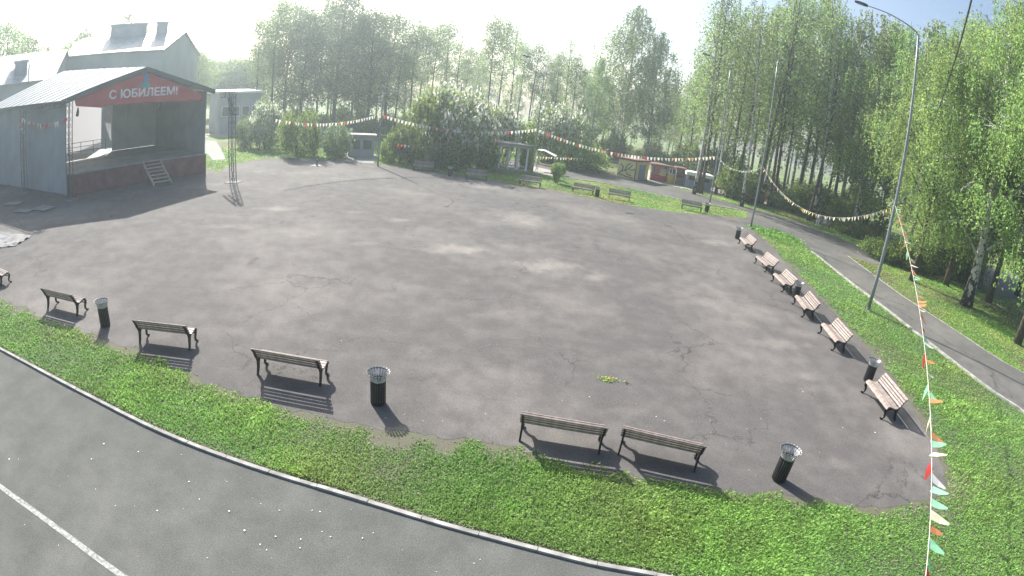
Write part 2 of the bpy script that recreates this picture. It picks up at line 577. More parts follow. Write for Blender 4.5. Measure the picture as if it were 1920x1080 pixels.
def sheet(name, poly, z, m, parent=None, kind='structure'):
    bm = bmesh.new()
    f = bm.faces.new([bm.verts.new((p[0], p[1], z)) for p in poly])
    if f.normal.z < 0: f.normal_flip()
    bm.normal_update()
    if f.normal.z < 0: bmesh.ops.reverse_faces(bm, faces=[f])
    bmesh.ops.triangulate(bm, faces=bm.faces[:])
    me = bpy.data.meshes.new(name)
    bm.to_mesh(me)
    bm.free()
    me.materials.append(m)
    o = link(name, me, parent)
    if kind and not parent: o['kind'] = kind
    return o

def strip(line, w):
    L = [Vector((p[0], p[1])) for p in line]
    a, b = [], []
    for i, p in enumerate(L):
        d = (L[min(i + 1, len(L) - 1)] - L[max(i - 1, 0)]).normalized()
        n = Vector((-d.y, d.x))
        a.append(p + n * w / 2)
        b.append(p - n * w / 2)
    return a, b

def strip_mesh(line, w, z):
    a, b = strip(line, w)
    mb = MB()
    n = len(a)
    mb.add([(p.x, p.y, z) for p in a] + [(p.x, p.y, z) for p in b], [(i, i + 1, n + i + 1, n + i) for i in range(n - 1)])
    return mb

G2 = lambda px, py: at(px, py).xy

# ================================================================== THE SETTING
ST_O = Vector((-31.218, 26.397))              # front-left foot of the stage
ST_U = Vector((0.45, 0.893)).normalized()     # along its front
ST_N = Vector((-ST_U.y, ST_U.x))              # away from the audience
def st(s, d, z=0.0):
    p = ST_O + ST_U * s + ST_N * d
    return Vector((p.x, p.y, z))
ST_RZ = math.atan2(ST_U.y, ST_U.x)

KERB = smoothline([G2(*p) for p in ((-330, 490), (-150, 572), (0, 655), (150, 735), (300, 810), (450, 868), (650, 930), (850, 990), (1000, 1030), (1120, 1060), (1240, 1082), (1420, 1120), (1640, 1160))])
FRONT = smoothline([G2(*p) for p in ((-330, 440), (-150, 500), (0, 560), (75, 592), (180, 630), (255, 655), (350, 698), (480, 750), (620, 785), (700, 797), (780, 812), (850, 822), (975, 839), (1040, 862), (1110, 875), (1200, 896), (1290, 906), (1380, 924), (1450, 922), (1500, 930), (1560, 942), (1640, 952), (1740, 938))], 4)
RIGHT = smoothline([G2(*p) for p in ((1740, 938), (1772, 915), (1762, 860), (1738, 812), (1700, 752), (1672, 706), (1622, 652), (1572, 596), (1526, 548), (1480, 500), (1444, 462), (1418, 436), (1398, 424))], 4)
FARE = smoothline([G2(*p) for p in ((1402, 410), (1330, 403), (1270, 398), (1180, 385), (1060, 362), (980, 350), (905, 335), (820, 322), (740, 312), (620, 300), (510, 297), (440, 308), (405, 326))], 4)
RKERB = smoothline([G2(*p) for p in ((2250, 1020), (2080, 895), (1920, 775), (1860, 735), (1800, 690), (1730, 635), (1660, 580), (1600, 535), (1540, 487), (1500, 458), (1465, 437), (1430, 426), (1398, 424))], 4)
PATHOUT = smoothline([G2(*p) for p in ((2250, 890), (2080, 790), (1920, 700), (1860, 665), (1800, 625), (1700, 560), (1640, 517), (1590, 480))], 4)
PATHFAR = smoothline([G2(*p) for p in ((1600, 458), (1560, 440), (1500, 417), (1430, 396), (1350, 376), (1290, 358), (1220, 341), (1140, 322), (1060, 311), (960, 300))], 4)
PATHNEAR = smoothline([G2(*p) for p in ((960, 312), (1000, 325), (1070, 335), (1140, 345), (1276, 375), (1333, 385), (1402, 396))], 4)

def blob(px, py, wpx, hpx, amp):
    a, b = G2(px - wpx, py), G2(px + wpx, py)
    c, d = G2(px, py - hpx), G2(px, py + hpx)
    m = G2(px, py)
    v = b - a
    return (m.x, m.y, max(0.15, v.length / 2), max(0.2, (c - d).length / 2), math.atan2(v.y, v.x), amp)
def ragged(L, amp, keep=2):
    out = []
    for i in range(len(L) - 1):
        a, b = L[i], L[i + 1]
        k = max(1, int((b - a).length / 0.22)) if a.length < 40 else 1
        for j in range(k):
            p = a.lerp(b, j / k)
            f = amp * min(1.0, 14 / max(6, p.length))
            out.append(p + Vector((random.gauss(0, f), random.gauss(0, f))) if i > 0 else p)
    return out + [L[-1]]
FRONT, RIGHT = ragged(FRONT, 0.07), ragged(RIGHT, 0.06)
BLOBS = [blob(*b) for b in ((842, 466, 62, 9, 0.9), (1035, 500, 70, 14, 0.85), (1120, 520, 34, 6, 0.7), (975, 408, 46, 13, 0.7), (515, 391, 40, 5, 0.6), (748, 413, 26, 4, 0.6),
    (690, 457, 34, 4, 0.4), (1460, 645, 60, 8, 0.55), (1370, 607, 40, 8, 0.4), (1515, 707, 16, 7, 0.6), (910, 352, 26, 3, 0.7), (595, 310, 14, 3, 0.7), (660, 398, 22, 3, 0.5), (1345, 455, 34, 4, 0.7),
    (440, 425, 60, 5, 0.35), (960, 590, 60, 9, 0.3), (1170, 770, 40, 9, 0.3), (1560, 870, 40, 10, 0.3))]
MT['plaza'] = asphalt('dusty_plaza_asphalt', (0.117, 0.112, 0.111), (0.250, 0.234, 0.217), BLOBS, 0.50)
MT['road'] = asphalt('road_asphalt', (0.114, 0.119, 0.113), (0.188, 0.190, 0.178), (), 0.25, False)
MT['path'] = asphalt('path_asphalt', (0.118, 0.118, 0.115), (0.21, 0.20, 0.185), (), 0.5, True)

GS = 256
g = MB().add([(-GS, -60, -0.02), (GS, -60, -0.02), (GS, 326, -0.02), (-GS, 326, -0.02)], [(0, 1, 2, 3)])
ground = tag(obj('ground', g, MT['ground']), kind='structure')

PLAZA = FRONT + RIGHT[1:] + FARE + [st(13.2, -0.5).xy, st(13.6, 13).xy, st(-5, 19).xy, G2(-120, 352), G2(-330, 410)]
plaza = sheet('plaza', PLAZA, 0.006, MT['plaza'])
SOIL = KERB + [G2(2400, 1160)] + RKERB + RIGHT[::-1] + FRONT[::-1]
soil = sheet('grass_verge', SOIL, 0.002, MT['soil'])
ROAD = KERB + [Vector((14, -6)), Vector((-60, -6)), Vector((-60, KERB[0].y))]
road = sheet('road', ROAD, 0.002, MT['road'])
PATH = RKERB + PATHNEAR[::-1] + [G2(930, 305)] + PATHFAR[::-1] + [G2(1695, 492)] + [G2(1640, 497)] + PATHOUT[::-1]
path = sheet('path', PATH, 0.002, MT['path'])

def kerb_line(name, line, w, h, inset=0.0):
    """kerb as a row of stones with open joints"""
    mb = MB()
    L = [Vector((p[0], p[1])) for p in line]
    acc, tot = [0], 0
    for a, b in zip(L[:-1], L[1:]):
        tot += (b - a).length
        acc.append(tot)
    def pt(t):
        t = max(0, min(tot - 1e-6, t))
        i = max(k for k in range(len(acc) - 1) if acc[k] <= t)
        f = (t - acc[i]) / max(1e-9, acc[i + 1] - acc[i])
        d = (L[i + 1] - L[i]).normalized()
        return L[i].lerp(L[i + 1], f), Vector((-d.y, d.x))
    t = 0
    while t < tot - 0.3:
        e = min(t + 1.0, tot)
        dz = random.uniform(-0.006, 0.006)
        cols = []
        for q in np.linspace(t + 0.006, e - 0.006, 4):
            p, n = pt(q)
            cols.append((p + n * w / 2, p - n * w / 2))
        o = len(mb.v)
        for a, b in cols:
            mb.v += [(a.x, a.y, -0.05), (b.x, b.y, -0.05), (b.x, b.y, h + dz), (a.x, a.y, h + dz)]
        for i in range(3):
            for k in range(4):
                x, y = o + i * 4 + k, o + i * 4 + (k + 1) % 4
                mb.f.append((x, y, y + 4, x + 4))
        mb.f += [(o + 3, o + 2, o + 1, o), (o + 12, o + 13, o + 14, o + 15)]
        t = e
    return tag(obj(name, mb, MT['kerb']), kind='structure')
kerb_line('kerb', KERB, 0.085, 0.05)
kerb_line('kerb', [p for p in RKERB if (p - G2(1540, 487)).length < 60][:-14], 0.17, 0.09)
kerb_line('kerb', PATHOUT, 0.09, 0.025)
kerb_line('kerb', PATHNEAR[4:], 0.16, 0.05)  # pale row of stones paints the sunlit edge of the shaded far path

tag(obj('road_marking', strip_mesh(smoothline([G2(*p) for p in ((-260, 720), (-100, 835), (0, 912), (100, 985), (232, 1082), (360, 1170))]), 0.115, 0.007), MT['paint']), kind='structure')

def sheet_px(name, px, z, m): return sheet(name, [G2(*p) for p in px], z, m)
sheet_px('concrete_path', ((372, 262), (404, 264), (414, 278), (424, 299), (399, 301), (384, 284)), 0.012, MT['slab'])
sheet_px('far_road', ((300, 259), (500, 257), (640, 262), (640, 255), (500, 251), (300, 252)), 0.004, MT['stonebeige'])
sheet_px('sandy_yard', ((1214, 341), (1250, 347), (1295, 356), (1370, 372), (1460, 388), (1470, 372), (1400, 352), (1330, 341), (1214, 334)), 0.008, MT['stonebeige'])
sheet_px('pavilion_court', ((930, 316), (985, 322), (1040, 331), (1046, 322), (1000, 312), (930, 308)), 0.008, MT['stonebeige'])
sheet_px('paved_yard', ((650, 303), (700, 307), (705, 296), (700, 280), (660, 278), (640, 290)), 0.008, MT['slab'])
sheet_px('park_road', ((1690, 500), (1830, 540), (1920, 568), (2100, 620), (2100, 580), (1920, 520), (1800, 490), (1700, 470)), 0.004, MT['path'])

# seams and patches in the plaza
for line, w in ((((735, 322), (790, 350), (845, 373), (848, 380), (838, 388)), 0.10), (((1085, 362), (1130, 378), (1200, 400), (1255, 425), (1285, 452)), 0.07), (((820, 372), (846, 374)), 0.05)):
    pts = smoothline([G2(*p) for p in line], 5)
    pts = [p + Vector((random.uniform(-1, 1), random.uniform(-1, 1))) * w * 0.5 for p in pts]
    obj('crack', strip_mesh(pts, w, 0.010), MT['stain'], plaza)
for px, py, r in ((837, 388, 0.22), (868, 368, 0.28), (1253, 424, 0.26), (842, 418, 0.1)):
    c = at(px, py)
    mb = MB().add([(c.x + r * math.cos(a) * random.uniform(0.8, 1.1), c.y + r * math.sin(a) * random.uniform(0.8, 1.1), 0.012) for a in np.linspace(0, 2 * math.pi, 14)[:-1]], [tuple(range(13))])
    obj('tar_patch', mb, MT['stain'], plaza)

# ---------------------------------------------------------------- grass
def blades(name, P, d, m, tintf, hs=1.0, parent=None, clover=0.0):
    n = len(P)
    w = 0.0138 * (d / 9) ** 0.75 * RNG.uniform(0.7, 1.5, n)
    h = 0.062 * (d / 9) ** 0.25 * RNG.uniform(0.5, 1.5, n) * hs
    a = RNG.uniform(0, 2 * np.pi, n)
    lean = RNG.uniform(0.3, 1.5, n)
    dx, dy = np.cos(a), np.sin(a)
    sx, sy = -dy, dx
    V = np.empty((n, 4, 3))
    z0 = -0.01
    tipx, tipy = P[:, 0] + dx * h * lean, P[:, 1] + dy * h * lean
    hz = h * np.sqrt(np.maximum(0.1, 1 - 0.6 * lean ** 2))
    V[:, 0] = np.stack([P[:, 0] - sx * w * 0.5, P[:, 1] - sy * w * 0.5, np.full(n, z0)], 1)
    V[:, 1] = np.stack([P[:, 0] + sx * w * 0.5, P[:, 1] + sy * w * 0.5, np.full(n, z0)], 1)
    V[:, 2] = np.stack([P[:, 0] + dx * h * lean * 0.55 + sx * w * 0.8, P[:, 1] + dy * h * lean * 0.55 + sy * w * 0.8, hz * 0.75], 1)
    V[:, 3] = np.stack([tipx - sx * w * 0.1, tipy - sy * w * 0.1, hz], 1)
    if clover > 0:      # broad leaves held nearly flat
        c = RNG.random(n) < clover
        k = c.sum()
        ctr = np.stack([P[c, 0], P[c, 1], hz[c] * RNG.uniform(0.35, 0.85, k)], 1)
        sz = w[c] * RNG.uniform(0.55, 1.2, k)
        tx, ty = RNG.normal(size=k) * 0.35, RNG.normal(size=k) * 0.35
        D = np.stack([dx[c], dy[c], tx], 1) * sz[:, None]
        S = np.stack([sx[c], sy[c], ty], 1) * sz[:, None] * 0.8
        V[c, 0], V[c, 1], V[c, 2], V[c, 3] = ctr - D, ctr + S, ctr + D, ctr - S
    T = np.repeat(tintf, 4, axis=0)
    me = fast_mesh(name, V.reshape(-1, 3), np.arange(n * 4).reshape(n, 4), m, T)
    return link(name, me, parent)

def scatter_polar(n, d0, d1, power, a0, a1):
    u = RNG.random(n)
    k = 2 - power
    d = (d0 ** k + u * (d1 ** k - d0 ** k)) ** (1 / k)
    a = RNG.uniform(a0, a1, n)
    return np.stack([np.sin(a) * d, np.cos(a) * d], 1), d

def build_grass():
    P, d = scatter_polar(2100000, 4.0, 66, 1.7, R(-75), R(84))
    X, Y = P[:, 0], P[:, 1]
    verge = inpoly(X, Y, SOIL) & ~inpoly(X, Y, ROAD)
    other = ~inpoly(X, Y, PLAZA) & ~inpoly(X, Y, ROAD) & ~inpoly(X, Y, PATH) & ~verge
    for pl in (((930, 316), (985, 322), (1040, 331), (1046, 322), (1000, 312), (930, 308)), ((372, 262), (404, 264), (414, 278), (424, 299), (399, 301), (384, 284)), ((1690, 500), (1830, 540), (1920, 568), (2100, 620), (2100, 580), (1920, 520), (1800, 490), (1700, 470)),
               ((1214, 341), (1250, 347), (1295, 356), (1370, 372), (1460, 388), (1470, 372), (1400, 352), (1330, 341), (1214, 334)), ((650, 303), (700, 307), (705, 296), (700, 280), (660, 278), (640, 290))):
        other &= ~inpoly(X, Y, [G2(*p) for p in pl])
    # verge: thin and trodden towards the plaza, thick towards the kerb
    use = verge | other
    P, d, X, Y, verge, other = P[use], d[use], X[use], Y[use], verge[use], other[use]
    edge = np.full(len(X), 9.0)
    edge[verge] = np.minimum(seg_dist(X[verge], Y[verge], FRONT[::3]), seg_dist(X[verge], Y[verge], RIGHT[::3]))
    n1, n2, n3 = vnoise(X, Y, 0.45, 1), vnoise(X, Y, 1.7, 2), vnoise(X, Y, 5.0, 3)
    keep = np.clip((edge + 0.02) / 0.5 + (n1 - 0.5) * 1.3 + (n2 - 0.5) * 0.9, 0.03, 1)
    keep *= np.clip(0.55 + 1.3 * (n1 * 0.5 + n2 * 0.5), 0, 1)
    worn = np.exp(-(((X - G2(1770, 900).x) / 1.2) ** 2 + ((Y - G2(1770, 900).y) / 1.2) ** 2)) + np.exp(-(((X - G2(1620, 650).x) / 0.9) ** 2 + ((Y - G2(1650, 660).y) / 1.4) ** 2))
    keep *= 1 - 0.75 * np.clip(worn, 0, 1)
    kd = np.full(len(X), 9.0)
    kd[verge] = np.minimum(seg_dist(X[verge], Y[verge], KERB), seg_dist(X[verge], Y[verge], RKERB))
    keep *= np.where(kd < 0.13, 0.0, 1.0)
    v = verge & (RNG.random(len(X)) < keep)
    def tints(sel, dry):
        q = (0.82 + 0.5 * n1[sel] * n2[sel] + 0.3 * (n3[sel] - 0.5)) * RNG.uniform(0.75, 1.25, sel.sum())
        dr = np.clip((vnoise(X[sel], Y[sel], 2.6, 21) - 0.55) * 2.2, 0, 1) * dry
        c = np.stack([q * (0.92 + 0.5 * n2[sel] * dry + 0.5 * dr), q * (1 - 0.12 * dr), q * (0.9 + 0.3 * dr)], 1)
        return c
    lush = 0.7 + 0.9 * n2[v] ** 1.5
    tag(blades('verge_grass', P[v], d[v], LEAF['grass'], tints(v, 0.5), hs=lush, clover=0.38), 'bright green grass and clover on the verges round the plaza', 'grass', kind='stuff')
    bare = vnoise(X, Y, 7, 9) * 0.6 + vnoise(X, Y, 1.5, 10) * 0.4
    o = other & (RNG.random(len(X)) < np.clip((bare - 0.25) * 2.2, 0.05, 0.9))
    tag(blades('lawn_grass', P[o], d[o], LEAF['grass'], tints(o, 0.9), hs=0.8, clover=0.5), 'patchy lawn grass under the trees beyond the paths', 'grass', kind='stuff')
build_grass()

# taller weeds at the tip of the verge and along the bases
def weeds(name, spots, m, label, hh=(0.2, 0.45), n=70, rad=0.35):
    Cs, Ts, D = [], [], []
    for (x, y, k) in spots:
        c = G2(x, y)
        q = RNG.normal(size=(int(n * k), 2)) * rad
        Cs.append(q + np.array([c.x, c.y]))
        D.append(np.full(len(q), c.length))
    P = np.concatenate(Cs)
    d = np.concatenate(D)
    t = RNG.uniform(0.45, 1.2, len(P))
    o = blades(name, P, d, m, np.stack([t * 0.9, t, t * 0.7], 1), hs=RNG.uniform(1.6, 3.6, len(P)))
    return tag(o, label, 'weeds', kind='stuff')
weeds('tall_weeds', [(x, y, 1.5) for x, y in ((1412, 428), (1425, 431), (1440, 434), (1452, 436), (1462, 439), (1474, 443), (1484, 448), (1492, 454), (1430, 440), (1450, 446), (1470, 455), (1500, 464))], LEAF['grass'], 'tall dark green weeds where the verge narrows by the path')

# fallen blossom and litter on the tarmac
def petals():
    mb = MB()
    spots = [(195, 833), (172, 862), (260, 848), (35, 862), (18, 862), (524, 958), (430, 960), (426, 904), (374, 937), (253, 950), (295, 958), (459, 996), (488, 1022), (500, 1032), (564, 1012), (585, 958), (600, 960), (563, 1028), (517, 1007), (355, 904), (340, 853), (680, 1010), (700, 1000), (620, 1007), (900, 1050),
             (1426, 786), (1400, 805), (1404, 882), (1416, 893), (875, 527), (640, 640), (758, 778), (1330, 770), (1230, 782), (1193, 758), (965, 520), (1505, 735), (1745, 842), (1245, 790), (1105, 745), (830, 790), (1640, 812), (1580, 803), (1692, 800), (725, 622), (420, 487)]
    for px, py in spots + [(random.uniform(0, 900), random.uniform(780, 1075)) for _ in range(40)] + [(random.uniform(700, 1650), random.uniform(560, 850)) for _ in range(40)]:
        c = at(px, py)
        if not (inpoly(np.array([c.x]), np.array([c.y]), ROAD)[0] or inpoly(np.array([c.x]), np.array([c.y]), PLAZA)[0]): continue
        r = random.uniform(0.008, 0.024) if (px, py) in spots else random.uniform(0.005, 0.012)
        k = random.randint(4, 6)
        ang = random.random() * 6
        mb.add([(c.x + r * random.uniform(0.5, 1.3) * math.cos(ang + 6.283 * i / k), c.y + r * random.uniform(0.5, 1.3) * math.sin(ang + 6.283 * i / k), 0.012 + random.uniform(0, r * 0.7)) for i in range(k)], [tuple(range(k))])
    tag(obj('fallen_petals', mb, MT['petal']), 'small white petals and scraps scattered over the tarmac', 'litter', kind='stuff')
petals()

def plaza_weed():
    c = at(1138, 713)
    t = thing('weed_clump', 'small yellow-green weed growing from the open plaza tarmac', 'weed', (c.x, c.y, 0))
    P = RNG.normal(size=(90, 2)) * np.array([0.13, 0.07])
    q = RNG.uniform(0.7, 1.4, 90)
    tag(blades('leaves', P, np.full(90, 12.0), LEAF['grass'], np.stack([q * 1.3, q * 1.05, q * 0.6], 1), hs=0.9, parent=t), kind='stuff')
    mb = MB()
    for _ in range(7):
        x, y = random.gauss(0, 0.12), random.gauss(0, 0.05)
        mb.lathe([(0.0, 0.075), (0.02, 0.07), (0.018, 0.085), (0, 0.088)], 6, (x, y, 0))
    tag(obj('flower_heads', mb, MT['yellow2'], t), kind='stuff')
    P2 = RNG.normal(size=(40, 2)) * np.array([0.05, 0.04]) + np.array([0.52, -0.05])
    tag(blades('stray_tuft', P2, np.full(40, 11.0), LEAF['dry'], np.full((40, 3), 0.6), hs=0.5, parent=t), kind='stuff')
plaza_weed()

# ================================================================== BENCHES
PROFILE = [(-0.275, 0.385, 62), (-0.225, 0.440, 22), (-0.135, 0.440, -12), (-0.045, 0.418, -14), (0.045, 0.405, 2), (0.122, 0.424, 26), (0.200, 0.505, 58), (0.240, 0.582, 62), (0.284, 0.664, 60), (0.350, 0.745, 36)]
def bench_meshes():
    L = 1.78
    slat = MB()
    # one slat along x with eased edges
    w, t, c = 0.086, 0.030, 0.006
    sec = [(-w / 2 + c, -t / 2), (w / 2 - c, -t / 2), (w / 2, -t / 2 + c), (w / 2, t / 2 - c), (w / 2 - c, t / 2), (-w / 2 + c, t / 2), (-w / 2, t / 2 - c), (-w / 2, -t / 2 + c)]
    v = [(-L / 2, a, b) for a, b in sec] + [(L / 2, a, b) for a, b in sec]
    f = [tuple(reversed(range(8))), tuple(range(8, 16))] + [(i, (i + 1) % 8, 8 + (i + 1) % 8, 8 + i) for i in range(8)]
    slat.add(v, f)
    me_slat = slat.mesh('slat', MT['slat'])
    frame = MB()
    rail = smoothline([(0, y + 0.028 * math.sin(R(a)), z - 0.034 * math.cos(R(a))) for y, z, a in [(-0.305, 0.345, 80)] + PROFILE + [(0.372, 0.775, 40)]], 3)
    frame.ribbon(rail, 0.042, [0.05 + 0.012 * math.sin(i * 0.35) for i in range(len(rail))], (1, 0, 0))
    me_rail = frame.mesh('side_rail', MT['iron'])
    fl = smoothline([(0, -0.285, 0.36), (0, -0.290, 0.28), (0, -0.245, 0.20), (0, -0.232, 0.12), (0, -0.268, 0.055), (0, -0.315, 0.022), (0, -0.345, 0.030), (0, -0.352, 0.055)], 4)
    n = len(fl)
    lg = MB().ribbon(fl, 0.042, [0.085 - 0.05 * (i / n) + (0.03 if i > n * 0.8 else 0) * 0.3 for i in range(n)], (1, 0, 0))
    lg.ribbon(smoothline([(0, -0.262, 0.25), (0, -0.17, 0.335), (0, -0.05, 0.372)], 4), 0.030, 0.034, (1, 0, 0))
    me_front = lg.mesh('front_leg', MT['iron'])
    bl = smoothline([(0, 0.10, 0.395), (0, 0.135, 0.30), (0, 0.165, 0.17), (0, 0.21, 0.05), (0, 0.24, 0.0)], 4)
    n = len(bl)
    bk = MB().ribbon(bl, 0.042, [0.12 - 0.075 * (i / n) for i in range(n)], (1, 0, 0))
    bk.ribbon(smoothline([(0, 0.145, 0.25), (0, 0.07, 0.345), (0, -0.03, 0.376)], 4), 0.030, 0.034, (1, 0, 0))
    bk.ribbon(smoothline([(0, 0.155, 0.27), (0, 0.19, 0.38), (0, 0.225, 0.50)], 4), 0.030, 0.034, (1, 0, 0))
    me_back = bk.mesh('back_leg', MT['iron'])
    tie = MB().tube([(-0.82, 0.02, 0.372), (0.82, 0.02, 0.372)], 0.012, 6)
    return me_slat, me_rail, me_front, me_back, tie.mesh('tie_bar', MT['iron'])
BM = bench_meshes()
def bench(label, loc, rz):
    b = thing('park_bench', label, 'bench', loc, rz, 'slatted park benches round the plaza')
    for (y, z, a) in PROFILE:
        o = link('slat', BM[0], b, (random.uniform(-0.004, 0.004), y, z))
        o.rotation_euler = (R(a + random.uniform(-1.5, 1.5)), 0, 0)
        o.scale = (1, 0.80 if 0.1 < y < 0.3 else 1.12 if y > 0.3 else 1.0, 1)
    for s in (-1, 1):
        link('side_rail', BM[1], b, (s * 0.832, 0, 0))
        link('front_leg', BM[2], b, (s * 0.832, 0, 0))
        link('back_leg', BM[3], b, (s * 0.832, 0, 0))
    link('tie_bar', BM[4], b)
    return b
def bench_px(label, a, b, feet, toward):
    A, B = G2(*a), G2(*b)
    m, v = (A + B) / 2, (B - A).normalized()
    f = Vector((-v.y, v.x))
    if f.dot(toward) < 0: f = -f
    m = m - f * (0.31 if feet == 'front' else -0.24)
    bench(label, (m.x, m.y, 0.006), math.atan2(f.x, -f.y))
    return m, f
AWAY, TOLEFT, TOCAM = Vector((0, 1)), Vector((-1, 0.2)), Vector((-0.2, -1))
bench_px('slatted bench on the near verge, left of the foreground pair standing close together', (973, 828), (1123, 853), 'rear', AWAY)
bench_px('slatted bench beside the near right litter bin, right one of the close pair', (1156.5, 853), (1303.6, 886.7), 'rear', AWAY)
bench_px('slatted bench just left of the middle foreground litter bin', (485, 704), (598, 725), 'rear', AWAY)
bench_px('slatted bench right of the leftmost litter bin, back to the viewer', (265, 646), (352, 657), 'rear', AWAY)
mA, fA = bench_px('slatted bench left of the leftmost litter bin, back to the viewer', (88, 579), (146, 594), 'rear', AWAY)
_f = (fA * 0.97 + Vector((0.2, 0.1))).normalized()
_c = at(1, 538)
_v = Vector((_f.y, -_f.x))
_m = _c.xy - _v * 0.832 + _f * 0.24
bench('slatted bench cut off by the left edge of the picture', (_m.x, _m.y, 0.006), math.atan2(_f.x, -_f.y))
for lab, a, b in (('pale topped bench nearest the viewer in the right-hand row', (1617, 737.6), (1651, 785)),
                  ('second nearest bench of the right-hand row, pale slats facing left', (1535, 626), (1559, 657)),
                  ('third nearest bench of the right-hand row, litter bin behind its far end', (1486, 571), (1503, 595)),
                  ('fourth nearest bench of the right-hand row, litter bin behind its near end', (1446, 527.6), (1465.5, 548)),
                  ('fifth nearest bench of the right-hand row beside the verge', (1415, 494.5), (1433, 510)),
                  ('farthest bench of the right-hand row, beside a dark bin near a lamp post', (1384, 457), (1395.5, 469))):
    bench_px(lab, a, b, 'front', TOLEFT)
for lab, a, b in (('dark backlit bench on the far edge beside the lamp post and bin', (1278, 392), (1315, 399)),
                  ('dark backlit bench on the far edge, just right of a litter bin', (1141, 372), (1179, 378.6)),
                  ('dark backlit bench on the far edge, just left of a litter bin', (1072, 360), (1110, 367)),
                  ('dark backlit bench in front of the slim post and small round tree', (974, 347), (1011, 352.5)),
                  ('low dark bench on the far edge before the blossoming shrubs, right of a bin', (873.6, 335), (910.6, 339)),
                  ('farthest bench, in the shade of the blossoming shrubs left of a bin', (774, 319), (813, 322))):
    bench_px(lab, a, b, 'front', TOCAM)

# ================================================================== LITTER BINS
def bin_meshes():
    n = 20
    sl = MB().ribbon([(0.172, 0, 0.03), (0.172, 0, 0.61)], 0.047, 0.004, (0, 1, 0))
    me = sl.mesh('bin_slat', MT['binslat'])
    fin = MB().ribbon([(0.172, 0, 0.61), (0.180, 0, 0.66), (0.205, 0, 0.735), (0.250, 0, 0.80), (0.262, 0, 0.806)], 0.044, 0.004, (0, 1, 0)).mesh('fin', MT['sunlit_fin'])
    ring = lambda r, z, h, nm: MB().lathe([(r, z), (r + 0.008, z), (r + 0.008, z + h), (r, z + h), (r, z)], 28).mesh(nm, MT['binslat'], True)
    hoops = [ring(0.160, 0.06, 0.03, 'hoop'), ring(0.160, 0.55, 0.03, 'hoop'), ring(0.222, 0.775, 0.016, 'hoop')]
    liner = MB().lathe([(0.0, 0.04), (0.150, 0.04), (0.154, 0.60), (0.148, 0.60), (0.144, 0.06), (0.0, 0.06)], 24).mesh('liner', MT['galv'], True)
    foot = MB().lathe([(0.0, 0.0), (0.15, 0.0), (0.15, 0.03), (0.0, 0.03)], 20).mesh('foot', MT['iron'])
    return n, me, hoops, liner, foot, fin
BN = bin_meshes()
def litter_bin(label, px, py, tilt=0.0):
    p = at(px, py)
    b = thing('litter_bin', label, 'bin', (p.x, p.y, 0.008), random.uniform(0, 1), 'slatted litter bins beside the benches')
    for k in range(BN[0]):
        link('bin_slat', BN[1], b, (0, 0, 0), 2 * math.pi * k / BN[0])
        link('fin', BN[5], b, (0, 0, 0), 2 * math.pi * k / BN[0])
    for h in BN[2]: link('hoop', h, b)
    link('liner', BN[3], b)
    link('foot', BN[4], b)
    if tilt: b.rotation_euler = (tilt, 0, b.rotation_euler[2])
    return b
litter_bin('dark slatted litter bin at the near right corner of the plaza', 1459, 899)
litter_bin('dark slatted litter bin in the middle foreground by itself', 709, 756)
litter_bin('dark slatted litter bin between the two leftmost whole benches', 198, 611)
litter_bin('dark slatted litter bin between the two nearest benches of the right-hand row', 1626, 715)
litter_bin('dark slatted litter bin between the third and fourth benches of the right-hand row', 1491, 559)
litter_bin('dark litter bin at the far end of the right-hand bench row', 1382, 448)
litter_bin('dark litter bin between the two dark benches on the far edge', 1119, 369)
litter_bin('dark litter bin at the foot of the far leaning lamp post', 1324, 398)
litter_bin('dark litter bin standing between the two farthest benches by the shrubs', 843, 330)

# ================================================================== LAMP POSTS
def lamp_post(label, px, py, ztop, r0, r1, arms=(), flange=True, m='galv', n=12):
    p = at(px, py)
    t = thing('lamp_post', label, 'lamp post', (p.x, p.y, 0))
    path_ = [(0, 0, z) for z in np.linspace(0, ztop, 10)]
    obj('pole', MB().tube(path_, [r0 + (r1 - r0) * i / 9 for i in range(10)], n), MT[m], t, smooth=True)
    if flange:
        fl = MB().lathe([(0, 0.0), (r0 * 2.1, 0.0), (r0 * 2.1, 0.03), (r0 * 1.25, 0.035), (r0 * 1.15, 0.16), (0, 0.16)], 16)
        obj('base_flange', fl, MT[m], t)
        for k in range(4):
            a = k * math.pi / 2 + 0.4
            obj('anchor_bolt', MB().lathe([(0, 0.03), (0.018, 0.03), (0.018, 0.075), (0, 0.075)], 6, (r0 * 1.75 * math.cos(a), r0 * 1.75 * math.sin(a), 0)), MT['darksteel'], t)
    for arm in arms:
        d = Vector(arm)
        dh = Vector((d.x, d.y, 0))
        pts = smoothline([(0, 0, ztop - 0.4), (0, 0, ztop), Vector((0, 0, ztop)) + dh * 0.12 + Vector((0, 0, d.z * 0.35)), Vector((0, 0, ztop)) + dh * 0.55 + Vector((0, 0, d.z * 0.8)), Vector((0, 0, ztop)) + d], 4)
        obj('arm', MB().tube(pts, [r1 * 0.9 - (r1 * 0.5) * i / len(pts) for i in range(len(pts))], 8), MT[m], t, smooth=True)
        e = Vector((0, 0, ztop)) + d
        u = (dh.normalized() + Vector((0, 0, 0.15))).normalized()
        sd = u.cross(Vector((0, 0, 1))).normalized()
        hb = MB().ribbon([e - u * 0.1, e + u * 0.1, e + u * 0.45, e + u * 0.62], 0.22, [0.08, 0.13, 0.12, 0.05], sd)
        h = obj('lamp_head', hb, MT['darksteel'], t)
        nn = u.cross(sd).normalized()
        if nn.z > 0: nn = -nn
        obj('lamp_lens', MB().ribbon([e + u * 0.14 + nn * 0.066, e + u * 0.44 + nn * 0.066], 0.16, 0.02, sd), MT['lamp_glass'], h)
    return p, t
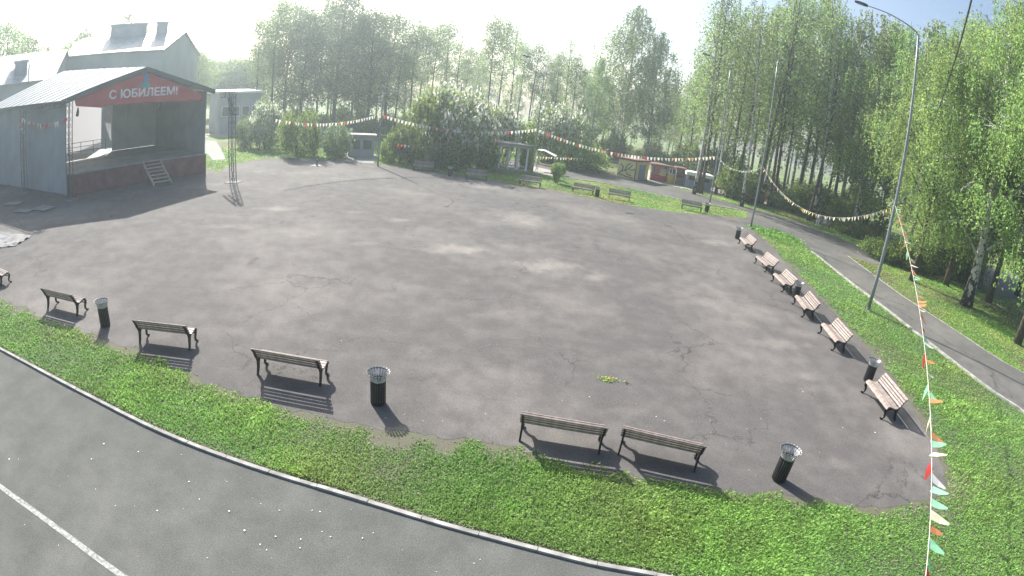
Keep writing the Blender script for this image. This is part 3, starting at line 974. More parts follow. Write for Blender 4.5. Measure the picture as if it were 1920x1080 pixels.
P1, L1 = lamp_post('tall grey lamp post leaning right in view on the near right verge', 1627, 582, 14.15, 0.105, 0.055, [(-2.35, 1.7, 1.0)])
P2, L2 = lamp_post('slim grey lamp post at the narrow tip of the right verge', 1407, 428, 13.4, 0.08, 0.045, [(1.2, 2.0, 0.7)])
P3, L3 = lamp_post('slim pale lamp post behind the bin on the far plaza edge', 1328, 394, 12.6, 0.08, 0.045, [(-2.0, 0.3, 0.9)])
P4, L4 = lamp_post('thin grey post behind the far bench near the pavilion', 997, 330, 10.4, 0.075, 0.04, [(-1.6, -0.5, 0.7)])
P5, L5 = lamp_post('thin hazy post at the back of the plaza carrying the bunting', 708, 312, 6.6, 0.09, 0.06)
p = at(551, 297)
t = thing('short_post', 'short pale post on the back edge of the plaza by the green shrub', 'post', (p.x, p.y, 0))
obj('shaft', MB().tube([(0, 0, 0), (0, 0, 1.65)], 0.055, 8), MT['galv'], t)
obj('cap', MB().lathe([(0, 1.65), (0.075, 1.65), (0.06, 1.72), (0, 1.74)], 10), MT['galv'], t)
p = at(594, 311)
t = thing('bollard', 'small dark bollard on a pale slab near the back of the plaza', 'bollard', (p.x, p.y, 0.006))
obj('stub', MB().lathe([(0, 0), (0.09, 0), (0.08, 0.5), (0.05, 0.56), (0, 0.57)], 10), MT['darksteel'], t)
obj('slab', MB().lathe([(0, 0), (0.55, 0), (0.53, 0.03), (0, 0.03)], 12), MT['kerb'], t)

# ================================================================== BUNTING
def pennant_meshes():
    out = []
    for k, m in enumerate(FLAGS):
        w, h = 0.19, 0.30
        bend = 0.03 * (k % 3 - 1)
        v = [(-w / 2, 0, 0), (0, bend * 0.4, 0.004), (w / 2, 0, 0), (w * 0.40, bend, -h * 0.5), (w * 0.12, bend * 1.8 + 0.02, -h * 0.95), (-w * 0.12, bend * 1.8 + 0.02, -h * 0.95), (-w * 0.40, bend, -h * 0.5)]
        out.append(MB().add(v, [(0, 1, 2, 3, 6), (6, 3, 4, 5)]).mesh('pennant', m, recalc=False))
    return out
PEN = pennant_meshes()
def bunting(label, A, B, sag, spacing=0.30, skip=(0, 1), colours=(0, 1, 2, 3, 4, 5, 1, 1), scale=1.0, wild=0.2, rope=0.006, thin=1.0, hang=0.8, swing=0.0):
    A, B = Vector(A), Vector(B)
    t = thing('bunting_string', label, 'bunting', A, 0, 'strings of pennants between the lamp posts')
    n = 40
    pts = [(A.lerp(B, i / n) - A) - Vector((0, 0, sag * 4 * (i / n) * (1 - i / n))) for i in range(n + 1)]
    obj('rope', MB().tube(pts, rope, 5), MT['rope'], t)
    Ltot = (B - A).length
    u = skip[0] * Ltot
    while u < skip[1] * Ltot:
        f = u / Ltot
        q = (B - A) * f - Vector((0, 0, sag * 4 * f * (1 - f)))
        d = B - A
        o = link('pennant', PEN[random.choice(colours)], t, q)
        yaw = math.atan2(d.y, d.x) + random.gauss(0, wild)
        slope = math.atan2(d.z - sag * 4 * (1 - 2 * f), math.hypot(d.x, d.y))
        o.rotation_euler = (random.gauss(swing, wild), -slope * hang, yaw)
        k = scale if not isinstance(scale, tuple) else scale[0] + (scale[1] - scale[0]) * f ** 1.5
        k *= random.uniform(0.9, 1.1)
        o.scale = (k * thin, k, k)
        u += spacing * random.uniform(0.9, 1.12)
    return t
def on(p, px, py): return Vector((p.x, p.y, zat(p, px, py)))
TR = at(434, 341)
bunting('string of small pale pennants from the right truss to the hazy back post', on(TR, 432, 200), on(P5, 712, 212), 1.15, 0.30, (0.26, 1), (1, 1, 5, 5, 1, 0), 0.95)
bunting('string of red and white pennants from the back post towards the pavilion post', on(P5, 712, 214), on(P4, 1003, 240), 0.95, 0.31, (0, 1), (1, 1, 0, 5, 1), 1.05)
bunting('string of white and orange pennants from the pavilion post to the leaning far lamp post', on(P4, 1004, 241), on(P3, 1344, 292), 1.25, 0.30, (0, 1), (1, 5, 1, 4, 1, 5, 0, 1), 1.05)
TREEA = at(1128, 326)
bunting('lower faint string of pennants strung in front of the blossoming shrubs', on(P5, 708, 266), on(TREEA, 1128, 297), 0.5, 0.36, (0.07, 1), (1, 4, 5, 5, 0), 0.95)
bunting('short green-white string between the two slim lamp posts on the right', on(P3, 1345, 294), on(P2, 1433, 314), 0.75, 0.2, (0, 1), (3, 5, 1), 0.55, 0.6)
bunting('long string of pale pennants dropping from the verge-tip post to the near lamp post', on(P2, 1433, 312), on(P1, 1677, 387), 2.0, 0.27, (0, 0.98), (1, 5, 5, 2), 0.75, 0.5)
NEAR = Vector((4.15, 1.0, 1.84))
bunting('long string with loose green and red pennants running towards the viewer at right', on(P1, 1681, 386), NEAR, -0.2, 0.27, (0.03, 0.93), (3, 3, 4, 0, 1, 5), (0.8, 1.35), 0.4, 0.007, thin=0.85, hang=0.9, swing=1.15)
# ================================================================== OVERHEAD CABLE
cA, cB = far(1826, -20, 9.5), far(1735, 262, 44)
t = thing('overhead_cable', 'dark overhead cable running down across the birch crown at upper right', 'cable', cA)
n = 24
obj('wire', MB().tube([((cA.lerp(cB, i / n)) - cA) - Vector((0, 0, 0.25 * 4 * (i / n) * (1 - i / n))) for i in range(n + 1)], 0.02, 6), MT['darksteel'], t)

# ================================================================== OPEN-AIR STAGE
stage = thing('open_air_stage', 'grey open-air stage with white gable roof and red banner over the front', 'stage', st(0, 0), ST_RZ)
def loc(p):
    d = Vector((p[0], p[1])) - ST_O
    return Vector((d.dot(ST_U), d.dot(ST_N), p[2] if len(p) > 2 else 0))
def front_sz(px, py, dep=-0.5):
    d = ray(px, py)
    o2, d2 = Vector((0, 0)), Vector((d.x, d.y))
    k = (dep - (o2 - ST_O).dot(ST_N)) / d2.dot(ST_N)
    p = Vector((d.x * k, d.y * k, CAMH + d.z * k))
    q = loc(p)
    return q.x, q.z
WLD, WLE = Vector((0, 0)), Vector((-4.2, 15.4))          # splayed left wall, local
RB = loc(far(120, 134, 57))                              # back end of the ridge
APX = Vector((6.45, -0.5, 8.55))
EF, EB = Vector((-0.55, -0.5, 6.62)), Vector((-5.3, 16.2, 6.75))
EFR, EBR = Vector((12.75, -0.5, 6.62)), Vector((12.9, 14.5, 6.75))
def wall_panels(a, b, z0, z1, n, m, name, th=0.08, out=None):
    d = (b - a)
    ln = d.length
    u = d / ln
    nn = Vector((-u.y, u.x)) * th / 2
    for i in range(n):
        p, q = a + u * (ln * i / n + 0.008), a + u * (ln * (i + 1) / n - 0.008)
        k = nn * (1 + 0.12 * (i % 2))
        obj(name, MB().hexa([(p.x - k.x, p.y - k.y, z0), (q.x - k.x, q.y - k.y, z0), (q.x + k.x, q.y + k.y, z0), (p.x + k.x, p.y + k.y, z0), (p.x - k.x, p.y - k.y, z1), (q.x - k.x, q.y - k.y, z1), (q.x + k.x, q.y + k.y, z1), (p.x + k.x, p.y + k.y, z1)]), m, stage)
wall_panels(WLD, WLE, 0.05, 6.6, 7, MT['panelgrey'], 'wall_panel')
wall_panels(Vector((12.15, -0.25)), Vector((12.15, 10.5)), 0.55, 6.6, 6, MT['panelgrey'], 'wall_panel')
wall_panels(Vector((12.3, 10.36)), Vector((7.3, 10.36)), 1.62, 7.2, 3, MT['panelback'], 'backdrop_panel')
for i in range(8):                                       # curtains beside the opening
    x = 7.2 - 0.09 * i
    obj('curtain_fold', MB().tube([(x, 10.45 + 0.05 * (i % 2), 2.6 + 0.25 * i), (x + 0.02 * i, 10.5, 4.4), (x - 0.05 * i, 10.45, 6.4)], [0.06, 0.05, 0.04], 6), MT['tarp'], stage)
obj('tarpaulin', MB().ribbon([(-3.2, 14.4, 3.4 + 1.1), (1.0, 14.6, 3.4 + 1.1), (7.4, 14.3, 3.4 + 1.1)], 5.6, 0.02, (0, 0, 1)), MT['tarp'], stage)
for z in (2.05, 2.45, 2.85):
    obj('handrail', MB().tube([(-2.2, 12.4, z - 0.2), (7.3, 12.4, z - 0.2)], 0.028, 6), MT['darksteel'], stage)
for i in range(8):
    x = -2.2 + 9.5 * i / 7
    obj('rail_post', MB().tube([(x, 12.4, 1.6), (x, 12.4, 2.7)], 0.03, 6), MT['darksteel'], stage)
for i in range(9):                                       # deck in broad sheets
    a, b = -0.85 + i * 1.72, -0.85 + (i + 1) * 1.72 - 0.012
    s0 = lambda d: -0.27 * max(d, 0) + 0.12
    obj('deck_board', MB().hexa([(s0(a), a, 1.5), (12.0, a, 1.5), (12.0, b, 1.5), (s0(b), b, 1.5), (s0(a), a, 1.6), (12.0, a, 1.6), (12.0, b, 1.6), (s0(b), b, 1.6)]), MT['deck'], stage)
for i in range(8):
    a, b = 0.12 + i * 1.485, 0.12 + (i + 1) * 1.485 - 0.012
    obj('fascia_panel', MB().box(((a + b) / 2, -0.78, 0.755), (b - a, 0.05, 1.48)), MT['fascia'], stage)
# roof sheets with standing seams
def roof_side(e0, e1, r0, r1, n, nm):
    for i in range(n):
        f, g_ = i / n, (i + 1) / n - 0.004
        a, b, c, d = e0.lerp(e1, f), e0.lerp(e1, g_), r0.lerp(r1, g_), r0.lerp(r1, f)
        up = Vector((0, 0, 0.05))
        obj(nm, MB().hexa([a, b, c, d, a + up, b + up, c + up, d + up]), MT['roofmetal'], stage)
        s = obj('seam', MB().tube([a + up * 1.3, d + up * 1.3], 0.03, 4), MT['roofmetal'], stage)
roof_side(EF, EB, APX, RB, 12, 'roof_sheet')
roof_side(EFR, EBR, APX + Vector((0.02, 0, 0)), RB + Vector((0.02, 0, 0)), 10, 'roof_sheet')
def gbar(a, b, w, h, m, nm='gable_trim'):
    obj(nm, MB().ribbon([a, b], w, h, (0, 1, 0)), m, stage)
gbar(EF + Vector((0, -0.08, -0.14)), APX + Vector((0, -0.08, -0.14)), 0.10, 0.36, MT['trim'])
gbar(APX + Vector((0, -0.085, -0.14)), EFR + Vector((0, -0.085, -0.14)), 0.10, 0.36, MT['trim'])
obj('eave_trim', MB().tube([EF + Vector((0, 0, -0.02)), EB + Vector((0, 0, -0.02))], 0.07, 6), MT['trim'], stage)
ban = [front_sz(*p) for p in ((143, 199), (190, 202), (205, 197), (377, 188), (382, 178), (272, 133), (140, 187))]
bm_ = MB()
nb = len(ban)
bm_.add([(s, -0.44, z) for s, z in ban] + [(s, -0.40, z) for s, z in ban], [tuple(range(nb)), tuple(reversed(range(nb, 2 * nb)))] + [(i, (i + 1) % nb, nb + (i + 1) % nb, nb + i) for i in range(nb)])
banner = obj('banner', bm_, MT['bannerred'], stage)
def text_mesh(body, width, height, m, name):
    cu = bpy.data.curves.new('txt', 'FONT')
    cu.body = body
    cu.extrude = 0.012
    cu.offset = 0.022
    cu.size = 1.0
    o = bpy.data.objects.new('txt', cu)
    COL.objects.link(o)
    dg = bpy.context.evaluated_depsgraph_get()
    me = bpy.data.meshes.new_from_object(o.evaluated_get(dg))
    bpy.data.objects.remove(o)
    co = np.empty(len(me.vertices) * 3, np.float32)
    me.vertices.foreach_get('co', co)
    co = co.reshape(-1, 3)
    mn, mx = co.min(0), co.max(0)
    co[:, 0] = (co[:, 0] - mn[0]) / (mx[0] - mn[0]) * width
    co[:, 1] = (co[:, 1] - mn[1]) / (mx[1] - mn[1]) * height
    me.vertices.foreach_set('co', co.ravel())
    me.materials.clear()
    me.materials.append(m)
    me.name = name
    me.update()
    return me
s0, z0 = front_sz(205, 187)
s1, z1 = front_sz(333, 180)
word = 'С ЮБИЛЕЕМ!'
lt = link('lettering', text_mesh(word, s1 - s0, 0.66, MT['letter'], 'lettering'), banner, (s0, -0.46, z0 + 0.02))
lt.rotation_euler = (R(90), 0, 0)
lt['label'] = 'white Cyrillic lettering reading ' + word
es, ez = front_sz(274, 150)
obj('emblem', MB().add([(es - 0.16, -0.465, ez - 0.2), (es + 0.14, -0.465, ez - 0.2), (es + 0.22, -0.465, ez + 0.38), (es, -0.465, ez + 0.55), (es - 0.2, -0.465, ez + 0.35)], [(0, 1, 2, 3, 4)]), MT['emblem_b'], banner)
obj('emblem', MB().add([(es + 0.42 * math.cos(a), -0.468, ez - 0.38 + 0.26 * math.sin(a)) for a in np.linspace(0, 6.283, 15)[:-1]], [tuple(range(14))]), MT['emblem_g'], banner)
for x, y, sz in ((7.7, -0.35, 0.3), (0.9, -0.3, 0.35)):
    obj('spotlight', MB().tube([(x, y, 6.05), (x, y + 0.06, 5.75), (x, y + 0.22, 5.5)], [0.05, 0.11, 0.13], 8), MT['iron'], stage)

steps = thing('wooden_steps', 'pale wooden steps leaning against the dark stage front', 'steps', st(6.9, -0.85, 0.006), ST_RZ)
for sx in (-0.74, 0.74):
    obj('stringer', MB().ribbon([(sx, 0.0, 1.60), (sx, -2.35, 0.06)], 0.06, 0.24, (1, 0, 0)), MT['plank'], steps)
for i in range(7):
    f = (i + 0.3) / 7
    obj('tread', MB().box((0, -2.35 * f, 1.66 - 1.54 * f), (1.52, 0.26, 0.045)), MT['plank'], steps)

# ---------------------------------------------------------------- lattice trusses
def truss(parent, A, B, w=0.36, nm='tower', bays=None):
    A, B = Vector(A), Vector(B)
    d = (B - A).normalized()
    x = d.cross(Vector((0, 1, 0.01)))
    if x.length < 0.1: x = d.cross(Vector((1, 0, 0)))
    x.normalize()
    y = d.cross(x)
    C = [x * (w / 2 * a) + y * (w / 2 * b) for a, b in ((-1, -1), (1, -1), (1, 1), (-1, 1))]
    for c in C: obj('chord', MB().tube([A + c, B + c], 0.032, 6), MT['truss'], parent)
    n = bays or max(2, int((B - A).length / (w * 1.25)))
    for k in range(4):
        pts = []
        for i in range(n + 1):
            pts.append(A.lerp(B, i / n) + C[(k + i % 2) % 4])
        obj('lacing', MB().tube(pts, 0.015, 4), MT['truss'], parent)
        obj('rung', MB().tube([A.lerp(B, 0.5) + C[k], A.lerp(B, 0.5) + C[(k + 1) % 4]], 0.018, 4), MT['truss'], parent)
TL, TC = at(47, 356), at(133, 371)
TL, TC = TL * 0.97, TC * 0.98
tp = thing('lighting_truss', 'aluminium lattice truss portal along the grey left side of the stage', 'truss', TL)
q = TC - TL
zc = zat(TC, 131, 190)
zl = zat(TL, 47, 205)
truss(tp, (0, 0, 0.03), (0, 0, zl))
truss(tp, (q.x, q.y, 0.03), (q.x, q.y, zc))
truss(tp, (0.15, 0, zl - 0.1), (q.x - 0.2, q.y, zc - 0.1))
for c in (Vector((0, 0, 0)), q): obj('base_plate', MB().box((c.x, c.y, 0.02), (0.9, 0.9, 0.03)), MT['slab'], tp)
tp = thing('lighting_truss', 'free-standing lattice truss tower right of the stage carrying bunting', 'truss', TR)
zt = zat(TR, 428, 176)
truss(tp, (0.25, -0.15, 0.03), (-0.02, 0.05, 2.2))
truss(tp, (-0.02, 0.05, 2.2), (-0.15, 0.0, zt))
lb = loc((TR.x, TR.y, 0))
qq = st(12.3, lb.y + 3.4) - st(lb.x, lb.y)
truss(tp, (-0.15, 0, zt - 0.05), (qq.x, qq.y, zt - 0.1))
truss(tp, (-0.1, 0, zt - 1.5), (qq.x * 0.35, qq.y * 0.35, zt - 0.3), 0.18)
obj('base_plate', MB().box((0.25, -0.15, 0.02), (1.0, 1.0, 0.03)), MT['slab'], tp)
bunting('short string of orange and white pennants across the grey stage side wall', Vector((TL.x + 0.1, TL.y - 0.3, zat(TL, 43, 219))), Vector((TC.x, TC.y - 0.3, zat(TC, 128, 221))), 0.45, 0.42, (0, 1), (4, 1, 5, 0), 1.35, 0.3)
bunting('loose end of pennants hanging on the left truss tower', Vector((TL.x + 0.25, TL.y - 0.25, zat(TL, 45, 232))), Vector((TL.x + 0.3, TL.y - 0.25, zat(TL, 46, 252))), 0.0, 0.3, (0, 1), (0, 1, 4), 1.2, 0.4)
for px, py, sx, sy, rz, lab in ((25, 383, 1.7, 0.9, 0.3, 'flat grey board lying in the stage shadow, farther one'), (45, 397, 1.6, 0.8, 0.1, 'flat grey board lying in the stage shadow, middle one'), (82, 392, 1.8, 1.1, -0.1, 'flat grey board lying in the stage shadow, right one')):
    c = at(px, py)
    b = thing('loose_board', lab, 'board', (c.x, c.y, 0.008), rz)
    for k in range(4): obj('plank', MB().box((0, (k - 1.5) * sy / 4, 0.06 + 0.01 * (k % 2)), (sx, sy / 4 - 0.02, 0.03)), MT['slab'], b)
    for k in (-1, 1): obj('batten', MB().box((k * sx * 0.35, 0, 0.022), (0.1, sy * 0.95, 0.042)), MT['slab'], b)
def crumpled(px_list, label):
    pts = [at(*p) for p in px_list]
    c = sum(pts, Vector()) / len(pts)
    n = 14
    mb = MB()
    vs = []
    for i in range(n):
        for j in range(n):
            a, b = i / (n - 1), j / (n - 1)
            q = (pts[0] * (1 - a) + pts[1] * a) * (1 - b) + (pts[3] * (1 - a) + pts[2] * a) * b
            vs.append((q.x - c.x + random.uniform(-.08, .08), q.y - c.y + random.uniform(-.08, .08), 0.02 + 0.14 * abs(math.sin(i * 1.3 + j * 0.7)) * random.random()))
    mb.add(vs, [(i * n + j, i * n + j + 1, (i + 1) * n + j + 1, (i + 1) * n + j) for i in range(n - 1) for j in range(n - 1)])
    o = link('plastic_sheet', mb.mesh('plastic_sheet', MT['sheet'], True), None, (c.x, c.y, 0.006))
    tag(o, label, 'sheet')
crumpled([(-40, 432), (60, 443), (30, 462), (-40, 470)], 'crumpled pale plastic sheet on the ground at the left edge')
cab = [at(*p) for p in ((-30, 340), (0, 347), (40, 351), (80, 358), (110, 365), (128, 370), (140, 374))]
t = thing('cable', 'pale cable lying along the foot of the stage side wall', 'cable', cab[0])
obj('sheath', MB().tube([p - cab[0] + Vector((0, 0, 0.05)) for p in smoothline(cab, 4)], 0.045, 6), MT['sheet'], t)

# ================================================================== BUILDINGS BEHIND
def gabled(name, label, eL, eR, rL, rR, wall, roof, over=0.35, base=-0.02):
    t = thing(name, label, 'building', (eL.x, eL.y, 0))
    o = Vector((eL.x, eL.y, 0))
    bL, bR = rL * 2 - eL, rR * 2 - eR
    ze = (eL.z + eR.z) / 2
    zr = (rL.z + rR.z) / 2
    P = lambda v, z: (v.x - o.x, v.y - o.y, z)
    fs = (eL, eR, bR, bL)
    zs = ze - 0.12
    obj('wall', MB().hexa([P(v, base) for v in fs] + [P(v, zs) for v in fs]), wall, t)
    for e, r, b in ((eL, rL, bL), (eR, rR, bR)):
        inn = ((eL + eR) / 2 - e)
        inn = Vector((inn.x, inn.y, 0)).normalized() * 0.25
        obj('gable', MB().add([P(e, zs), P(b, zs), P(r, zr - 0.15), P(e + inn, zs), P(b + inn, zs), P(r + inn, zr - 0.15)], [(0, 1, 2), (5, 4, 3), (0, 2, 5, 3), (2, 1, 4, 5), (1, 0, 3, 4)]), wall, t)
    ux = (eR - eL)
    ux = Vector((ux.x, ux.y, 0)).normalized()
    n = 10
    for s, (a, b) in enumerate(((eL, eR), (bL, bR))):
        oL, oR = (a - rL), (b - rR)
        oL, oR = Vector((oL.x, oL.y, 0)).normalized() * over, Vector((oR.x, oR.y, 0)).normalized() * over
        sl = (zr - ze) / max(0.1, (a - rL).xy.length)
        A, B = a + oL - ux * over, b + oR + ux * over
        C, D = rR + ux * over, rL - ux * over
        for i in range(n):
            f, g_ = i / n, (i + 1) / n - 0.003
            q = [A.lerp(B, f), A.lerp(B, g_), D.lerp(C, g_), D.lerp(C, f)]
            zz = [ze - sl * over, ze - sl * over, zr, zr]
            th = 0.10
            obj('roof_sheet', MB().hexa([P(v, z) for v, z in zip(q, zz)] + [P(v, z + th) for v, z in zip(q, zz)]), roof, t)
    return t, o, ze, zr
eL, eR = far(122, 101, 71), far(305, 98, 70)
rL, rR = far(160, 69, 79), far(345, 64, 77)
t, o, ze, zr = gabled('theatre_building', 'tall pale building with light metal gable roof rising behind the stage', eL, eR, rL, rR, MT['plaster'], MT['roofmetal'])
def onroof(px0, px1, pyt, pyb, dist, dep, name, m, parent, o, cap=None):
    a, b = far(px0, pyb, dist), far(px1, pyb, dist)
    zt, zb = far((px0 + px1) / 2, pyt, dist).z, min(a.z, b.z) - 1.2
    dd = Vector((a.x + b.x, a.y + b.y, 0)).normalized() * dep
    P = lambda v, z: (v.x - o.x, v.y - o.y, z)
    p = obj(name, MB().hexa([P(a, zb), P(b, zb), P(b + dd, zb), P(a + dd, zb), P(a, zt), P(b, zt), P(b + dd, zt), P(a + dd, zt)]), m, parent)
    if cap:
        ex = (b - a).normalized() * 0.15
        obj('cap', MB().hexa([P(a - ex, zt), P(b + ex, zt), P(b + dd + ex, zt), P(a + dd - ex, zt), P(a - ex, zt + 0.15), P(b + ex, zt + 0.15), P(b + dd + ex, zt + 0.2), P(a + dd - ex, zt + 0.2)]), cap, p)
onroof(206, 273, 46, 78, 76, 2.6, 'roof_box', MT['brickgrey'], t, o, MT['roofmetal'])
onroof(291, 312, 42, 78, 76, 1.2, 'chimney', MT['brickgrey'], t, o, MT['roofmetal'])
for i in range(6):
    f = (i + 0.5) / 6
    c = eL.lerp(eR, f)
    nrm = Vector((-c.x, -c.y, 0)).normalized()
    w_ = obj('window', MB().box((c.x - o.x + nrm.x * 0.05, c.y - o.y + nrm.y * 0.05, ze - 3.4), (1.2, 0.16, 1.7), math.atan2(eR.y - eL.y, eR.x - eL.x)), MT['whiteframe'], t)
    obj('pane', MB().box((c.x - o.x + nrm.x * 0.12, c.y - o.y + nrm.y * 0.12, ze - 3.4), (1.0, 0.14, 1.5), math.atan2(eR.y - eL.y, eR.x - eL.x)), MT['glassdark'], w_)
eL, eR = far(-90, 178, 60), far(98, 143, 62)
rL, rR = far(-70, 112, 69), far(122, 101, 69)
t, o, ze, zr = gabled('annex_building', 'low annex with pale sheet roof at the left edge behind the stage', eL, eR, rL, rR, MT['plaster'], MT['roofmetal'])
onroof(27, 50, 116, 146, 62.5, 2.2, 'dormer', MT['brickgrey'], t, o, MT['roofmetal'])
a = far(53, 152, 61)
obj('antenna_pole', MB().tube([(a.x - o.x, a.y - o.y, a.z - 0.4), (a.x - o.x, a.y - o.y, far(53, 121, 61).z)], 0.06, 6), MT['galv'], t)

# low hazy house right of the stage
hL, hR = far(412, 240, 84), far(486, 240, 86)
t = thing('house', 'low grey house with white flat eaves beyond the truss tower', 'house', (hL.x, hL.y, 0))
dv = (hR - hL)
dv.z = 0
ln = dv.length
rz = math.atan2(dv.y, dv.x)
t.rotation_euler = (0, 0, rz)
zt = far(470, 174, 85).z
obj('wall', MB().box((ln / 2, 3.5, zt / 2 - 0.1), (ln, 7, zt)), MT['brickgrey'], t)
obj('roof', MB().add([(-0.5, -0.6, zt), (ln + 0.5, -0.6, zt), (ln + 0.5, 7.6, zt), (-0.5, 7.6, zt), (-0.5, -0.6, zt + 0.28), (ln + 0.5, -0.6, zt + 0.28), (ln + 0.5, 7.6, zt + 0.6), (-0.5, 7.6, zt + 0.6)], [(3, 2, 1, 0), (4, 5, 6, 7), (0, 1, 5, 4), (1, 2, 6, 5), (2, 3, 7, 6), (3, 0, 4, 7)]), MT['whiteframe'], t)
for i in range(4):
    x = ln * (i + 0.5) / 4
    w_ = obj('window', MB().box((x, -0.03, zt * 0.55), (1.3, 0.12, 1.6)), MT['whiteframe'], t)
    obj('pane', MB().box((x, -0.07, zt * 0.55), (1.1, 0.1, 1.4)), MT['glassdark'], w_)
# long pale wall far behind the shrubs
wa, wb = far(560, 262, 82), far(662, 262, 80)
t = thing('low_wall', 'long low pale wall glimpsed far behind the green shrubs', 'wall', (wa.x, wa.y, 0))
for i in range(5):
    p_, q_ = (wb - wa) * (i / 5), (wb - wa) * ((i + 1) / 5 - 0.01)
    m_ = (p_ + q_) / 2
    obj('wall_panel', MB().box((m_.x, m_.y, 0.55), ((q_ - p_).xy.length, 0.15, 1.1), math.atan2(wb.y - wa.y, wb.x - wa.x)), MT['kerb'], t)
# small grey kiosk behind the post
c = at(676, 292)
t = thing('grey_kiosk', 'small hazy grey kiosk with two dark windows behind the thin post', 'kiosk', (c.x, c.y, 0), math.atan2(-c.x, c.y) * 0 + 0.35)
obj('body', MB().box((0, 0, 1.05), (2.6, 1.8, 2.1)), MT['brickgrey'], t)
obj('roof', MB().box((0, 0, 2.18), (3.0, 2.2, 0.16)), MT['stonebeige'], t)
for x in (-0.6, 0.6): obj('window', MB().box((x, -0.91, 1.25), (0.8, 0.06, 0.9)), MT['glassdark'], t)

# ================================================================== PARK STRUCTURES IN THE DISTANCE
c = at(958, 318)
t = thing('pavilion', 'small pale stone pavilion with slim columns behind the far benches', 'pavilion', (c.x, c.y, 0), 0.12)
obj('plinth', MB().box((0, 0, 0.09), (3.4, 2.6, 0.18)), MT['stonebeige'], t)
zt = zat(c, 955, 274)
for x in (-1.35, -0.45, 0.45, 1.35):
    for y in (-1.0, 1.0):
        k = obj('column', MB().lathe([(0.13, 0.18), (0.13, 0.26), (0.10, 0.30), (0.085, zt - 0.12), (0.13, zt - 0.06), (0.13, zt)], 10, (x, y, 0)), MT['whiteframe'], t, smooth=True)
obj('entablature', MB().box((0, 0, zt + 0.16), (3.3, 2.5, 0.32)), MT['stonebeige'], t)
obj('cornice', MB().box((0, 0, zt + 0.36), (3.6, 2.8, 0.08)), MT['stonebeige'], t)
obj('low_rail', MB().box((0, -1.0, 0.55), (2.6, 0.08, 0.10)), MT['pinkpaint'], t)
c = at(1022, 322)
t = thing('shade_canopy', 'white tilted canopy on thin legs right of the small pavilion', 'canopy', (c.x, c.y, 0), -0.15)
z0_, z1_ = zat(c, 1010, 281), zat(c, 1036, 292)
obj('canopy_sheet', MB().ribbon([(-0.95, 0, z0_), (-0.3, 0, z0_ + 0.02), (0.95, 0, z1_)], 1.5, 0.05, (0, 1, 0)), MT['whiteframe'], t)
for x, z in ((-0.8, z0_), (0.8, z1_)):
    for y in (-0.6, 0.6): obj('leg', MB().tube([(x * 1.1, y, 0), (x, y, z)], 0.035, 6), MT['galv'], t)
obj('table_top', MB().box((0, 0, 0.72), (1.3, 0.7, 0.05)), MT['brownwood'], t)

A, B, Cc = at(1156, 331), at(1189, 338), at(1213, 337)
t = thing('yellow_kiosk', 'pale yellow kiosk with dark branch mural beside the shaded path', 'kiosk', B)
hk = zat(B, 1190, 303)
La, Lc = A - B, Cc - B
bk = La + Lc
P8 = lambda z: [(0, 0, z), (Lc.x, Lc.y, z), (bk.x, bk.y, z), (La.x, La.y, z)]
obj('wall', MB().hexa(P8(0.0) + P8(hk)), MT['yellow'], t)
ov = 1.08
cx, cy = bk.x / 2, bk.y / 2
R8 = lambda z, o_: [(cx + (x - cx) * o_, cy + (y - cy) * o_, z) for x, y, _ in P8(0)]
obj('roof', MB().hexa(R8(hk, 1.1) + R8(hk + 0.22, 1.1)), MT['brownroof'], t)
nl = Vector((La.y, -La.x, 0)).normalized()
if nl.dot(-B) < 0: nl = -nl
nc = Vector((Lc.y, -Lc.x, 0)).normalized()
if nc.dot(-B) < 0: nc = -nc
def onl(a, z): return La * a + nl * 0.02 + Vector((0, 0, z * hk))
for pts in (((0.98, 0.15), (0.8, 0.35), (0.6, 0.42), (0.4, 0.55), (0.2, 0.78)), ((0.75, 0.38), (0.7, 0.6), (0.85, 0.75)), ((0.55, 0.45), (0.45, 0.25), (0.2, 0.2)), ((0.6, 0.42), (0.5, 0.7), (0.35, 0.85)), ((0.9, 0.2), (0.5, 0.12), (0.1, 0.08)), ((0.4, 0.55), (0.2, 0.5), (0.05, 0.6))):
    obj('mural_stroke', MB().tube([onl(a, z) for a, z in pts], 0.045, 4), MT['iron'], t)
obj('door', MB().hexa([Lc * 0.25 + nc * 0.01, Lc * 0.75 + nc * 0.01, Lc * 0.75 - nc * 0.03, Lc * 0.25 - nc * 0.03] + [v + Vector((0, 0, hk * 0.85)) for v in (Lc * 0.25 + nc * 0.03, Lc * 0.75 + nc * 0.03, Lc * 0.75 - nc * 0.03, Lc * 0.25 - nc * 0.03)]), MT['bluepaint'], t)
obj('corner_post', MB().tube([(0, 0, 0), (0, 0, hk)], 0.07, 6), MT['brownwood'], t)

